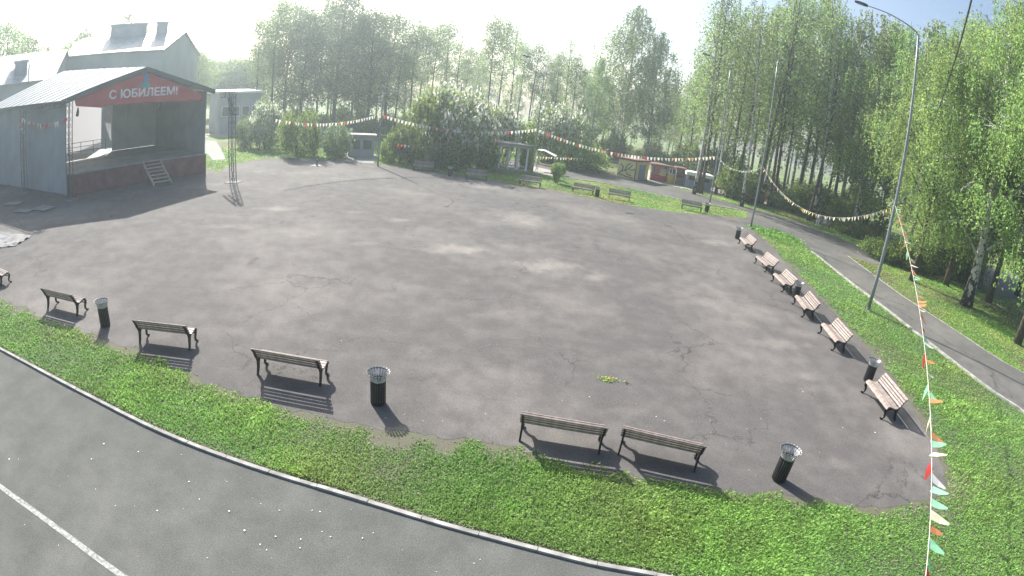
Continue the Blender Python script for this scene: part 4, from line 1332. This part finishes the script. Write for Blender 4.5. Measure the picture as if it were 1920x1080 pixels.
def booth(name, label, cat, pa, pb, pyt, depth, parts):
    A, B = at(*pa), at(*pb)
    d = B - A
    t = thing(name, label, cat, A, math.atan2(d.y, d.x))
    w = d.length
    h = zat(A, pa[0], pyt)
    for nm, x0, x1, y0, y1, z0, z1, m in parts:
        obj(nm, MB().box(((x0 + x1) / 2 * w, (y0 + y1) / 2 * depth, (z0 + z1) / 2 * h), (abs(x1 - x0) * w, abs(y1 - y0) * depth, (z1 - z0) * h)), MT[m], t)
    return t, w, h
booth('play_stall', 'pink and white play stall with red counter beside the yellow kiosk', 'stall', (1217, 337), (1250, 341), 305, 2.0,
      [('back_wall', 0, 1, 0.85, 1.0, 0, 0.9, 'pinkpaint'), ('counter', 0.05, 1, 0.0, 0.3, 0, 0.32, 'redpaint'), ('side_panel', 0, 0.06, 0, 0.84, 0, 0.9, 'whiteframe'), ('display_panel', 0.1, 0.55, 0.74, 0.84, 0.4, 0.85, 'whiteframe'), ('display_panel', 0.6, 0.95, 0.74, 0.84, 0.45, 0.8, 'pinkpaint'), ('roof', -0.1, 1.1, -0.2, 1.1, 0.91, 1.0, 'brownroof'), ('shelf', 0.1, 0.5, 0.4, 0.7, 0.33, 0.36, 'whiteframe')])
booth('ticket_booth', 'narrow booth with strong yellow base and white top near the pink stall', 'booth', (1251, 342), (1263, 344), 311, 1.2,
      [('base', 0, 1, 0, 1, 0, 0.5, 'yellow2'), ('upper_wall', 0.03, 0.97, 0.03, 0.97, 0.5, 0.92, 'whiteframe'), ('window', 0.15, 0.42, -0.02, 0.03, 0.58, 0.86, 'glassdark'), ('window', 0.58, 0.85, -0.02, 0.03, 0.58, 0.86, 'glassdark'), ('roof', -0.1, 1.1, -0.1, 1.1, 0.92, 1.0, 'brownroof')])
booth('brown_hut', 'small brown wooden hut right of the yellow booth', 'hut', (1264, 345), (1280, 348), 312, 1.6,
      [('wall', 0, 1, 0, 1, 0, 0.88, 'brownwood'), ('window', 0.2, 0.8, -0.03, 0.0, 0.45, 0.75, 'glassdark'), ('post', -0.03, 0.03, -0.15, -0.05, 0, 0.88, 'whiteframe'), ('roof', -0.12, 1.12, -0.2, 1.1, 0.88, 1.0, 'brownroof')])
booth('white_topped_stall', 'grey-blue stall with white top half hidden by slim trunks', 'stall', (1284, 351), (1332, 360), 320, 2.2,
      [('base', 0, 1, 0, 1, 0, 0.48, 'bluepaint'), ('upper_wall', 0.02, 0.98, 0.05, 0.95, 0.48, 0.8, 'brickgrey'), ('window', 0.1, 0.4, 0.0, 0.05, 0.52, 0.74, 'glassdark'), ('window', 0.55, 0.9, 0.0, 0.05, 0.52, 0.74, 'glassdark'), ('roof', -0.03, 1.03, -0.12, 1.05, 0.8, 1.0, 'whiteframe')])
booth('white_arch', 'small white archway behind the red barrier among the trees', 'arch', (1357, 356), (1369, 359), 325, 0.5,
      [('post', 0, 0.2, 0, 1, 0, 0.85, 'whiteframe'), ('post', 0.8, 1, 0, 1, 0, 0.85, 'whiteframe'), ('lintel', 0, 1, -0.05, 1.05, 0.85, 1.0, 'whiteframe'), ('infill', 0.2, 0.8, 0.4, 0.6, 0.4, 0.85, 'stonebeige')])
t, w, h = booth('red_barrier', 'long low red and pink barrier seen between the slim trunks', 'barrier', (1340, 358), (1436, 378), 341, 0.3,
      [('lower_board', 0, 1, 0, 0.3, 0.3, 0.62, 'redpaint'), ('upper_board', 0, 1, 0.1, 0.4, 0.63, 1.0, 'pinkpaint')] + [('post', x - 0.006, x + 0.006, 0.45, 1, 0, 1.05, 'redpaint') for x in (0.02, 0.2, 0.4, 0.6, 0.8, 0.98)])
for px, py, lab in ((1398, 366, 'thin white post beside the red barrier'),):
    c = at(px, py)
    t = thing('white_post', lab, 'post', c)
    obj('shaft', MB().tube([(0, 0, 0), (0, 0, zat(c, px + 2, 336))], 0.07, 8), MT['whiteframe'], t)
    obj('cap', MB().lathe([(0, 1.95), (0.11, 1.95), (0.07, 2.05), (0, 2.07)], 8), MT['whiteframe'], t)
# low red planters on the right lawn
for a, b, lab, h in (((1607, 442), (1633, 449), 'low red-sided planter under the trees left of the tall lamp post', 0.32), ((1699, 465), (1709, 468), 'small red planter half hidden behind the nearest bunting', 0.35)):
    A, B = at(*a), at(*b)
    d = B - A
    t = thing('red_planter', lab, 'planter', A, math.atan2(d.y, d.x))
    w = d.length
    for x0, x1, y0, y1 in ((0, w, 0, 0.06), (0, w, 0.94, 1.0), (-0.06, 0, 0, 1), (w, w + 0.06, 0, 1)):
        obj('board', MB().box(((x0 + x1) / 2, (y0 + y1) / 2, h / 2), (x1 - x0, y1 - y0, h)), MT['redpaint'], t)
    obj('earth', MB().box((w / 2, 0.5, h * 0.4), (w - 0.01, 0.87, h * 0.7)), MT['soil'], t)

# ---------------------------------------------------------------- seated person
def skin_mesh(name, verts, edges, rad, m, sub=2):
    me = bpy.data.meshes.new(name)
    me.from_pydata(verts, edges, [])
    o = bpy.data.objects.new(name, me)
    COL.objects.link(o)
    md = o.modifiers.new('s', 'SKIN')
    md.use_smooth_shade = True
    for i, sv in enumerate(me.skin_vertices[0].data):
        r = rad[i]
        sv.radius = r if isinstance(r, tuple) else (r, r)
        sv.use_root = (i == 0)
    sb = o.modifiers.new('u', 'SUBSURF')
    sb.levels = sb.render_levels = sub
    dg = bpy.context.evaluated_depsgraph_get()
    out = bpy.data.meshes.new_from_object(o.evaluated_get(dg))
    bpy.data.objects.remove(o)
    out.name = name
    out.materials.clear()
    out.materials.append(m)
    return out
bc = at(1541, 425)
bface = Vector((-0.75, -0.66)).normalized()
brz = math.atan2(bface.x, -bface.y)
bench('shaded bench under the trees by the path with a person sitting on it', (bc.x, bc.y, 0.006), brz)
pz = thing('person', 'person in grey top and pale trousers sitting on the shaded bench', 'person', bc + Vector((-math.cos(brz) * 0.45, -math.sin(brz) * 0.45, 0.006)), brz)
V = [(0, 0.04, 0.53), (0, 0.08, 0.70), (0, 0.10, 0.88), (0, 0.09, 1.02), (0, 0.06, 1.10), (0, 0.03, 1.20), (0, 0.035, 1.29)]
E_ = [(0, 1), (1, 2), (2, 3), (3, 4), (4, 5), (5, 6)]
Rr = [(0.15, 0.12), (0.14, 0.105), (0.16, 0.11), (0.10, 0.08), (0.055, 0.055), (0.082, 0.095), (0.065, 0.075)]
for s in (-1, 1):
    b0 = len(V)
    V += [(s * 0.10, 0.0, 0.51), (s * 0.12, -0.38, 0.52), (s * 0.12, -0.40, 0.28), (s * 0.12, -0.42, 0.07), (s * 0.13, -0.55, 0.035)]
    E_ += [(0, b0), (b0, b0 + 1), (b0 + 1, b0 + 2), (b0 + 2, b0 + 3), (b0 + 3, b0 + 4)]
    Rr += [0.095, 0.065, 0.06, 0.042, 0.035]
    b1 = len(V)
    V += [(s * 0.18, 0.10, 0.98), (s * 0.24, 0.04, 0.74), (s * 0.15, -0.18, 0.62), (s * 0.11, -0.26, 0.60)]
    E_ += [(3, b1), (b1, b1 + 1), (b1 + 1, b1 + 2), (b1 + 2, b1 + 3)]
    Rr += [0.055, 0.045, 0.034, (0.035, 0.018)]
link('body', skin_mesh('body', V, E_, Rr, MT['skin']), pz)
TOP = [0, 1, 2, 3] + [i for i in range(7, len(V)) if (i - 7) % 9 in (5, 6, 7)]
def sub(ids, grow):
    mp = {i: k for k, i in enumerate(ids)}
    e = [(mp[a], mp[b]) for a, b in E_ if a in mp and b in mp]
    r = [tuple(x + grow for x in (Rr[i] if isinstance(Rr[i], tuple) else (Rr[i], Rr[i]))) for i in ids]
    return [V[i] for i in ids], e, r
link('jacket', skin_mesh('jacket', *sub(TOP, 0.018), MT['cloth_grey']), pz)
LEGS = [0] + [i for i in range(7, len(V)) if (i - 7) % 9 in (0, 1, 2, 3)]
link('trousers', skin_mesh('trousers', *sub(LEGS, 0.016), MT['cloth_white']), pz)
obj('hair', MB().lathe([(0.0, 0.125), (0.06, 0.11), (0.092, 0.05), (0.094, -0.02), (0.08, -0.08)], 14, (0, 0.06, 1.245)), MT['hair'], pz, smooth=True)
for s in (-1, 1):
    obj('shoe', MB().ribbon([(s * 0.12, -0.36, 0.04), (s * 0.125, -0.48, 0.045), (s * 0.13, -0.62, 0.03)], 0.095, [0.08, 0.085, 0.05], (1, 0, 0)), MT['cloth_white'], pz)
    h = MB().ribbon([(s * 0.11, -0.24, 0.60), (s * 0.10, -0.32, 0.585)], 0.075, 0.028, (1, 0, 0))
    for k in range(4):
        x = s * 0.10 + (k - 1.5) * 0.019
        ln = (0.062, 0.072, 0.068, 0.052)[k]
        h.tube([(x, -0.315, 0.586), (x, -0.315 - ln * 0.6, 0.580), (x, -0.315 - ln, 0.560)], [0.0095, 0.009, 0.008], 6)
    h.tube([(s * 0.07, -0.255, 0.592), (s * 0.045, -0.295, 0.58), (s * 0.05, -0.325, 0.568)], [0.011, 0.010, 0.009], 6)
    obj('hand', h, MT['skin'], pz)
bp_ = bc + Vector((math.cos(brz) * 0.25, math.sin(brz) * 0.25, 0.445))
t = thing('shoulder_bag', 'pale bag on the shaded bench beside the seated person', 'bag', bp_, brz)
obj('pouch', MB().hexa([(-0.2, -0.12, 0), (0.2, -0.12, 0), (0.2, 0.08, 0), (-0.2, 0.08, 0), (-0.15, -0.07, 0.3), (0.15, -0.07, 0.3), (0.15, 0.03, 0.3), (-0.15, 0.03, 0.3)]), MT['bag'], t)
obj('handle', MB().tube(smoothline([(-0.12, -0.02, 0.29), (-0.08, -0.02, 0.42), (0.08, -0.02, 0.42), (0.12, -0.02, 0.29)], 4), 0.012, 6), MT['bag'], t)

# ================================================================== TREES
def tree_meshes(seed, H, hb, rmax, leaf, n_leaves, lm, bark, trunk_r, weep=1.0, limbs=24, peak=0.35, elev=(25, 60), strand=1.6, clump=0.5, lean=0.0, fork=0):
    rng = np.random.default_rng(seed)
    rd = random.Random(seed)
    mb = MB()
    ph = rng.uniform(0, 6.28, 4)
    def axis(z):
        f = z / H
        return Vector((lean * z + 0.25 * math.sin(ph[0] + f * 4) * f, 0.25 * math.sin(ph[1] + f * 5) * f, z))
    zs = np.linspace(0, H * 0.985, 12)
    mb.tube([axis(z) for z in zs], [max(0.015, trunk_r * (1 - z / H) ** 0.8 * (1.45 if z == 0 else 1)) for z in zs], 8)
    roots, wts, starts = [], [], []
    for i in range(limbs):
        t = ((i + rd.random()) / limbs) ** 0.9
        z = hb + (H * 0.97 - hb) * t
        prof = math.sin(math.pi * min(1, max(0, (t ** (math.log(0.5) / math.log(max(0.06, peak))))))) ** 0.75
        Ln = max(0.35, rmax * prof * rd.uniform(0.75, 1.15))
        az = i * 2.39996 + rd.uniform(-0.4, 0.4)
        el = R(rd.uniform(*elev))
        o = axis(z - Ln * math.sin(el) * 0.35)
        dh = Vector((math.cos(az), math.sin(az), 0))
        rise = Ln * math.tan(el) * 0.55
        pts = [o, o + dh * Ln * 0.35 + Vector((0, 0, rise * 0.55)), o + dh * Ln * 0.7 + Vector((0, 0, rise * 0.95)), o + dh * Ln + Vector((0, 0, rise * (1.0 - 0.25 * weep)))]
        r0 = max(0.012, trunk_r * 0.32 * (1 - z / H) ** 0.6 + 0.008)
        mb.tube(pts, [r0, r0 * 0.7, r0 * 0.45, r0 * 0.2], 5, False)
        sp_ = smoothline(pts, 4)
        m = max(3, int(4 + Ln * 3.2))
        for k in range(m):
            f = rd.uniform(0.25, 1.0) ** 0.8
            p = sp_[min(len(sp_) - 1, int(f * (len(sp_) - 1)))]
            q = p + Vector((rd.gauss(0, 1), rd.gauss(0, 1), rd.gauss(0, 0.6))) * 0.28 * clump * (0.6 + 0.25 * Ln)
            roots.append(q)
            if rd.random() < 0.5: mb.tube([p, (p + q) / 2 + Vector((0, 0, 0.08)), q], [r0 * 0.3, r0 * 0.2, 0.006], 3, False)
    roots = np.array([tuple(r) for r in roots])
    k = len(roots)
    per = max(4, n_leaves // k)
    C, T = [], []
    for r in roots:
        br = rng.uniform(0.70, 1.20)
        yel = rng.uniform(0.9, 1.15)
        if weep > 0.3:
            ns = 3
            for s in range(ns):
                L_ = strand * rng.uniform(0.5, 1.25) * min(1.0, 0.35 + r[2] / H)
                L_ = min(L_, max(0.4, r[2] - 1.6))
                n = max(3, per // ns)
                u = rng.random(n)
                sway = rng.normal(size=2) * 0.18
                c = np.empty((n, 3))
                off = rng.normal(size=2) * 0.22 * clump
                c[:, 0] = r[0] + off[0] + sway[0] * u + rng.normal(size=n) * 0.055
                c[:, 1] = r[1] + off[1] + sway[1] * u + rng.normal(size=n) * 0.055
                c[:, 2] = r[2] - u * L_
                C.append(c)
                q = br * rng.uniform(0.75, 1.25, n)
                T.append(np.stack([q * yel, q, q * 0.9], 1))
        else:
            n = per
            c = r + rng.normal(size=(n, 3)) * np.array([0.42, 0.42, 0.34]) * clump
            C.append(c)
            q = br * rng.uniform(0.75, 1.25, n)
            T.append(np.stack([q * yel, q, q * 0.9], 1))
    C, T = np.concatenate(C), np.concatenate(T)
    crown = leaf_mesh('crown', C, leaf, LEAF[lm], T, droop=0.6 * weep, rng=rng)
    tm = mb.mesh('trunk', MT[bark], True, recalc=False)
    return tm, crown, H

VAR = {
    'birch': [tree_meshes(100 + i, 19, 3.6, 3.9, 0.21, 11000, 'birch', 'birch', 0.20, 1.0, 34, 0.30, (35, 62), 2.0, 0.9) for i in range(3)],
    'bigbirch': [tree_meshes(150, 24, 3.0, 6.2, 0.24, 24000, 'birch', 'birch', 0.26, 1.0, 60, 0.22, (40, 62), 2.6, 1.1)],
    'slender': [tree_meshes(200 + i, 19, 3.6 + i * 0.9, 2.2, 0.185, 2100, ('birch', 'fresh', 'fresh', 'birch')[i], ('bark', 'bark', 'birch', 'bark')[i], 0.15, 0.9, 32, 0.45, (35, 65), 1.7, 0.95) for i in range(4)],
    'round': [tree_meshes(300 + i, 15, 2.6, 4.2, 0.25, 9500, ('dull', 'birch', 'dull')[i], 'bark', 0.22, 0.15, 34, 0.42, (15, 55), 1.0, 1.25) for i in range(3)],
    'tallthin': [tree_meshes(400 + i, 18, 7.5 + i, 2.2, 0.23, 3600, ('dull', 'dull', 'birch')[i], 'bark', 0.17, 0.15, 18, 0.5, (10, 50), 1.0, 1.2) for i in range(3)],
    'near': [tree_meshes(500 + i, 19, 2.8, 5.0, 0.15, 34000, 'fresh', 'birch' if i == 0 else 'bark', 0.30 if i == 0 else 0.2, 1.0, 46, 0.32, (30, 60), 2.6, 1.1) for i in range(2)],
}
def tree(name, label, xy, H, kind, k, group=None, rz=None, wide=1.0, lean=(0, 0)):
    tm, cm, h0 = VAR[kind][k % len(VAR[kind])]
    s = H / h0
    t = thing(name, label, 'tree', (xy[0], xy[1], -0.02), random.uniform(0, 6.28) if rz is None else rz, group)
    a = link('trunk', tm, t)
    b = link('crown', cm, t)
    for o in (a, b): o.scale = (s * wide, s * wide, s)
    a.scale = (s, s, s)
    b['kind'] = 'stuff'
    if lean != (0, 0): t.rotation_euler = (lean[0], lean[1], t.rotation_euler[2])
    return t
ORD = ['first', 'second', 'third', 'fourth', 'fifth', 'sixth', 'seventh', 'eighth', 'ninth', 'tenth', 'eleventh', 'twelfth', 'thirteenth', 'fourteenth', 'fifteenth', 'sixteenth', 'seventeenth', 'eighteenth', 'nineteenth', 'twentieth']
TENS = {2: ('twenty', 'twentieth'), 3: ('thirty', 'thirtieth'), 4: ('forty', 'fortieth'), 5: ('fifty', 'fiftieth'), 6: ('sixty', 'sixtieth')}
def ordn(i):
    i += 1
    if i <= 20: return ORD[i - 1]
    a, b = divmod(i, 10)
    return TENS[a][1] if b == 0 else TENS[a][0] + '-' + ORD[b - 1]

# the big birch and its neighbours on the right lawn
BIR = at(1810, 573)
tree('birch_tree', 'large white-barked birch with rough dark base on the right lawn', BIR, 24, 'near', 0, rz=0.4)
t2 = tree('birch_tree', 'leaning pale birch stem growing right from beside the large birch', BIR + Vector((0.45, -0.1, 0)), 17, 'birch', 1, rz=1.1, lean=(0.10, 0.33))
tree('birch_tree', 'dark twisted birch by the path with a pale scar, left of the large birch', at(1709, 526), 20, 'near', 1, rz=2.0)
tree('young_tree', 'short thin tree between the twisted birch and the straight brown trunk', at(1741, 512), 12, 'slender', 2)
tree('brown_trunk_tree', 'straight brown-trunked tree just left of the large birch', at(1773, 535), 23, 'near', 1, rz=4.2)
for i, (px, d, H) in enumerate(sorted(((1880, 47, 25), (1960, 36, 23), (1850, 58, 28), (1700, 50, 23), (1930, 60, 28), (1640, 58, 24), (1760, 62, 28), (1990, 48, 25), (1590, 60, 25)))):
    p = far(px, 470, d)
    tree('background_birch', ordn(i) + ' birch from the left among those standing behind the large birch', p, H, 'near' if i % 2 else 'birch', i, 'birches behind the large birch', wide=1.05)

GROVE = [(1285, 341), (1301, 364), (1307, 361), (1314, 363), (1342, 364), (1364, 371), (1375, 374), (1390, 387), (1416, 384), (1422, 380), (1427, 381), (1441, 387), (1449, 389), (1463, 384), (1491, 395), (1508, 393), (1515, 414), (1523, 415), (1530, 413), (1561, 403), (1606, 426), (1621, 423), (1649, 428), (1585, 400), (1546, 392), (1478, 380), (1400, 368), (1352, 352), (1330, 345), (1262, 332)]
GROVE.sort()
for i, (px, py) in enumerate(GROVE):
    H = (15.5 if px < 1300 else 22 if px < 1400 else 26) * random.uniform(0.93, 1.12)
    tree('grove_tree', ordn(i) + ' slender dark trunk from the left in the grove behind the right path', at(px, py), H, 'slender' if px < 1590 else 'birch', i, 'slender trees of the right grove', lean=(random.gauss(0, 0.025), random.gauss(0, 0.025)))
for i, px in enumerate((1345, 1420, 1500, 1580)):
    tree('inner_birch', ordn(i) + ' leafy birch from the left deeper in the right grove', far(px, 270 + (px - 1000) * 0.16, random.uniform(74, 86)), random.uniform(28, 32), 'birch', i, 'leafy birches deeper in the right grove')
# weeping birches at the centre right
for px, py, H, k, lab, w in ((1158, 322, 21.9, 0, 'tallest weeping birch at the centre, rising above its neighbours', 1.1), (1205, 333, 18.5, 1, 'weeping birch behind the yellow kiosk, right of the tallest birch', 1.1), (1100, 318, 14.0, 2, 'fresh green birch at the left foot of the tallest birch', 1.0), (1276, 338, 15, 2, 'bright leafy birch at the left end of the right grove', 1.05), (1246, 322, 13.5, 0, 'lower birch between the tallest birch and the grove', 1.0)):
    p = far(px, py, at(px, py).xy.length * 1.35)
    tree('weeping_birch', lab, p, 6.6 + (H - 6.6) * 1.35, 'bigbirch' if 'tallest weeping' in lab else 'birch', k, wide=w)
# thin-trunked trees in the centre
CEN = [(735, 60, 15.5), (762, 66, 16), (778, 72, 16.5), (800, 64, 16.2), (822, 74, 16.8), (845, 68, 16), (862, 78, 15.5), (888, 70, 15.5), (905, 62, 17), (925, 74, 17.8), (946, 66, 16.5), (962, 80, 16), (985, 70, 15.5), (1006, 76, 15.5), (1030, 66, 14), (1048, 60, 14.5), (1062, 60, 14.5), (1082, 74, 14.5), (1100, 84, 16), (700, 72, 14.5), (1024, 86, 15), (880, 90, 15.5), (790, 90, 15)]
CEN.sort()
for i, (px, d, H) in enumerate(CEN):
    k_ = 1.38
    tree('park_tree', ordn(i) + ' thin-trunked tree from the left in the row above the blossoming shrubs', far(px, 285, d * k_), 6.6 + (H * random.uniform(0.86, 1.06) - 6.6) * k_, ('tallthin', 'slender', 'tallthin')[i % 3], i, 'thin-trunked trees at the centre')
# dense hazy trees at the left of centre
LEFT = [(475, 63, 14.5, 'tallthin'), (505, 60, 16.6, 'tallthin'), (530, 66, 17, 'round'), (560, 62, 15.5, 'round'), (590, 70, 17.5, 'birch'), (622, 62, 17, 'round'), (655, 66, 17.4, 'birch'), (685, 60, 15.5, 'round'), (718, 66, 15.5, 'round'), (610, 80, 17.5, 'tallthin'), (545, 78, 16.5, 'tallthin'), (665, 80, 16.5, 'round'), (488, 84, 13, 'round')]
LEFT.sort()
for i, (px, d, H, kd) in enumerate(LEFT):
    k_ = 1.4
    tree('hazy_tree', ordn(i) + ' leafy tree from the left in the dense hazy stand behind the plaza', far(px, 272, d * k_), 6.6 + (H * random.uniform(1.0, 1.12) - 6.6) * k_, kd, i, 'dense hazy trees left of centre')
# trees behind the stage buildings
for i, (px, d, zt_) in enumerate(sorted(((10, 96, 40), (45, 104, 62), (85, 100, 78), (120, 98, 85), (150, 108, 52), (232, 112, 12), (330, 108, 70), (352, 96, 78), (365, 104, 92), (-30, 92, 36), (262, 118, 52)))):
    p = far(px, 250, d)
    tree('rear_tree', ordn(i) + ' hazy tree from the left rising behind the stage buildings', p, zat(p, px, zt_), 'round' if i % 3 else 'tallthin', i, 'trees behind the stage buildings')
# distant wood on the skyline and behind the grove
k = 0
for px in range(340, 470, 14):
    d = random.uniform(118, 135)
    p = far(px, 250, d)
    tree('skyline_tree', ordn(k) + ' rounded tree from the left on the far wooded rise right of the stage', p, zat(p, px, 112 + 6 * math.sin(px)), 'round', k, 'trees on the far wooded rise', wide=1.5)
    k += 1
k = 0
for px in list(range(480, 1100, 34)) + list(range(1100, 1290, 26)) + list(range(1300, 1760, 44)):
    d = random.uniform(112, 138)
    p = far(px, 270 + max(0, px - 1000) * 0.16, d)
    H = random.uniform(13, 17) if px < 1290 else random.uniform(24, 33)
    tree('wood_tree', ordn(k) + ' tree from the left in the distant wood closing the view', p, H, ('round', 'slender', 'birch', 'tallthin')[k % 4] if px < 1290 else 'slender', k, 'trees of the distant wood')
    k += 1

# ================================================================== SHRUBS
def shrub_meshes(seed, lm, blossom=0.0, n=3800, leaf=0.15, ball=False):
    rng = np.random.default_rng(seed)
    rd = random.Random(seed)
    mb = MB()
    roots = []
    for i in range(9 if not ball else 7):
        a, s = rd.uniform(0, 6.28), rd.uniform(0.2, 0.85)
        e = Vector((math.cos(a) * s * 0.8, math.sin(a) * s * 0.8, rd.uniform(0.55, 0.9)))
        b = Vector((math.cos(a) * 0.1, math.sin(a) * 0.1, 0))
        mb.tube([b, b.lerp(e, 0.5) + Vector((0, 0, 0.08)), e], [0.03, 0.02, 0.008], 5, False)
    N = 70
    C, T, Bc = [], [], []
    for i in range(N):
        v = rng.normal(size=3)
        v /= np.linalg.norm(v)
        r = rng.uniform(0.5, 1.0) ** 0.5
        if ball: c = np.array([0, 0, 0.62]) + v * r * np.array([0.42, 0.42, 0.36])
        else: c = np.array([v[0] * r * 0.86, v[1] * r * 0.86, 0.46 + v[2] * r * 0.46 + 0.10 * rng.normal()])
        c[2] = max(0.08, c[2])
        m = n // N
        q = rng.uniform(0.7, 1.2) * rng.uniform(0.75, 1.25, m)
        C.append(c + rng.normal(size=(m, 3)) * (0.10 if not ball else 0.06))
        T.append(np.stack([q, q, q * 0.9], 1))
        if blossom and v[2] > -0.35 and r > 0.58 and rng.random() < blossom:
            Bc.append(c * np.array([1.04, 1.04, 1.0]) + np.array([0, 0, 0.03]) + rng.normal(size=(int(m * 1.2), 3)) * 0.095)
    crown = leaf_mesh('foliage', np.concatenate(C), leaf, LEAF[lm], np.concatenate(T), droop=0.2, rng=rng)
    bl = None
    if Bc:
        Bc = np.concatenate(Bc)
        bl = leaf_mesh('blossom', Bc, leaf * 0.8, LEAF['blossom'], np.repeat(rng.uniform(0.75, 1.1, (len(Bc), 1)), 3, 1), droop=0.0, rng=rng)
    return mb.mesh('stems', MT['bark'], True, recalc=False), crown, bl
SHR = {'green': [shrub_meshes(700 + i, 'bush', 0, leaf=0.085) for i in range(2)], 'dull': [shrub_meshes(710 + i, 'dull', 0, leaf=0.085) for i in range(2)],
       'bloom': [shrub_meshes(720 + i, 'bush', 0.95, leaf=0.085) for i in range(2)], 'ball': [shrub_meshes(730, 'fresh', 0, 4200, 0.06, True)]}
def shrub(label, px, py, wpx, pyt, kind, k=0, cat='shrub', name='shrub'):
    p = at(px, py)
    w = (G2(px + wpx / 2, py) - G2(px - wpx / 2, py)).length / 2
    h = zat(p, px, pyt)
    t = thing(name, label, cat, p, random.uniform(0, 6.28))
    s, c, b = SHR[kind][k % len(SHR[kind])]
    for nm, me in (('stems', s), ('foliage', c), ('blossom', b)):
        if me:
            o = link(nm, me, t)
            o.scale = (w, w, h)
            if nm != 'stems': o['kind'] = 'stuff'
    return t
shrub('large shrub with light green top, left one of the blossoming clump', 795, 308, 105, 182, 'green')
shrub('large white-blossoming shrub in the middle of the clump behind the far benches', 858, 311, 120, 172, 'bloom')
shrub('white-blossoming shrub at the right of the clump, beside the pavilion', 915, 306, 80, 196, 'bloom', 1)
shrub('dark shrub at the foot of the blossoming clump behind the farthest bench', 770, 306, 80, 240, 'dull', 1)
shrub('low dark shrub below the blossoming clump between the two farthest benches', 835, 316, 90, 252, 'dull')
shrub('low dark shrub left of the pavilion columns', 900, 318, 60, 275, 'dull', 1)
shrub('rounded green shrub behind the short pale post', 560, 293, 88, 205, 'green', 1)
shrub('hazy blossoming shrub right of the truss tower', 498, 279, 70, 198, 'bloom')
shrub('dull green shrub between the rounded shrub and the grey kiosk', 630, 296, 62, 232, 'dull')
shrub('hazy shrub left of the blossoming one beside the house', 462, 277, 45, 215, 'dull', 1)
shrub('shrub right of the thin hazy post', 735, 304, 48, 250, 'green')
shrub('blossoming small tree behind the tilted white canopy', 1032, 305, 66, 198, 'bloom', 1, 'tree', 'blossom_tree')
shrub('thin yellow-green shrub between the pavilion and the thin grey post', 985, 320, 26, 232, 'green')
shrub('small round-headed tree on the far verge between two dark benches', 1044, 343, 44, 304, 'ball', 0, 'tree', 'round_topped_tree')
shrub('low shrub under the tallest birch', 1090, 318, 70, 262, 'green', 1)
for px, py, w, tpy, lab in ((1655, 486, 44, 446, 'leafy shrub just left of the tall lamp post on the right lawn'), (1682, 494, 42, 452, 'leafy shrub just right of the tall lamp post on the right lawn'), (1706, 505, 34, 462, 'thin shrub before the twisted birch'), (1758, 512, 50, 440, 'leafy shrub behind the young tree left of the large birch'), (1790, 520, 46, 452, 'leafy shrub against the large birch'), (1595, 440, 30, 410, 'small shrub at the fork of the right path')):
    shrub(lab, px, py, w, tpy, 'green', px)

US = []
for px in list(range(440, 770, 24)) + list(range(930, 1085, 30)) + list(range(1085, 1290, 34)) + list(range(1300, 1640, 22)):
    US.append((px, 270 + max(0, px - 1000) * 0.16, random.uniform(62, 84) if px > 1290 else random.uniform(80, 98)))
for i, (px, py, d) in enumerate(US):
    p = far(px, py, d)
    t = thing('undergrowth_shrub', ordn(i) + ' shrub from the left in the hazy undergrowth below the far trees', 'shrub', (p.x, p.y, -0.02), random.uniform(0, 6.28), 'undergrowth shrubs below the far trees')
    s_, c_, b_ = SHR[random.choice(('green', 'green', 'dull'))][i % 2]
    w_, h_ = random.uniform(1.8, 3.6), random.uniform(2.2, 5.2)
    for nm, me in (('stems', s_), ('foliage', c_)):
        o = link(nm, me, t)
        o.scale = (w_, w_, h_)
        if nm != 'stems': o['kind'] = 'stuff'

# ================================================================== HAZE AND LENS GLARE
hz = MB().box((0, 130, 13.0), (2 * 259, 2 * 199, 28.2))  # volume added for distance haze and to imitate lens glare towards the sun
m = bpy.data.materials.new('haze_and_glare')
m.use_nodes = True
t = m.node_tree
t.nodes.remove(t.nodes['Principled BSDF'])
pv = t.nodes.new('ShaderNodeVolumePrincipled')
pv.inputs['Color'].default_value = (0.78, 0.93, 0.98, 1)
pv.inputs['Density'].default_value = HAZE_DENSITY
pv.inputs['Anisotropy'].default_value = HAZE_ANISO
t.links.new(pv.outputs[0], t.nodes['Material Output'].inputs['Volume'])
tag(obj('haze', hz, m), 'thin haze added over the whole park, partly standing in for lens glare', 'haze', kind='stuff')
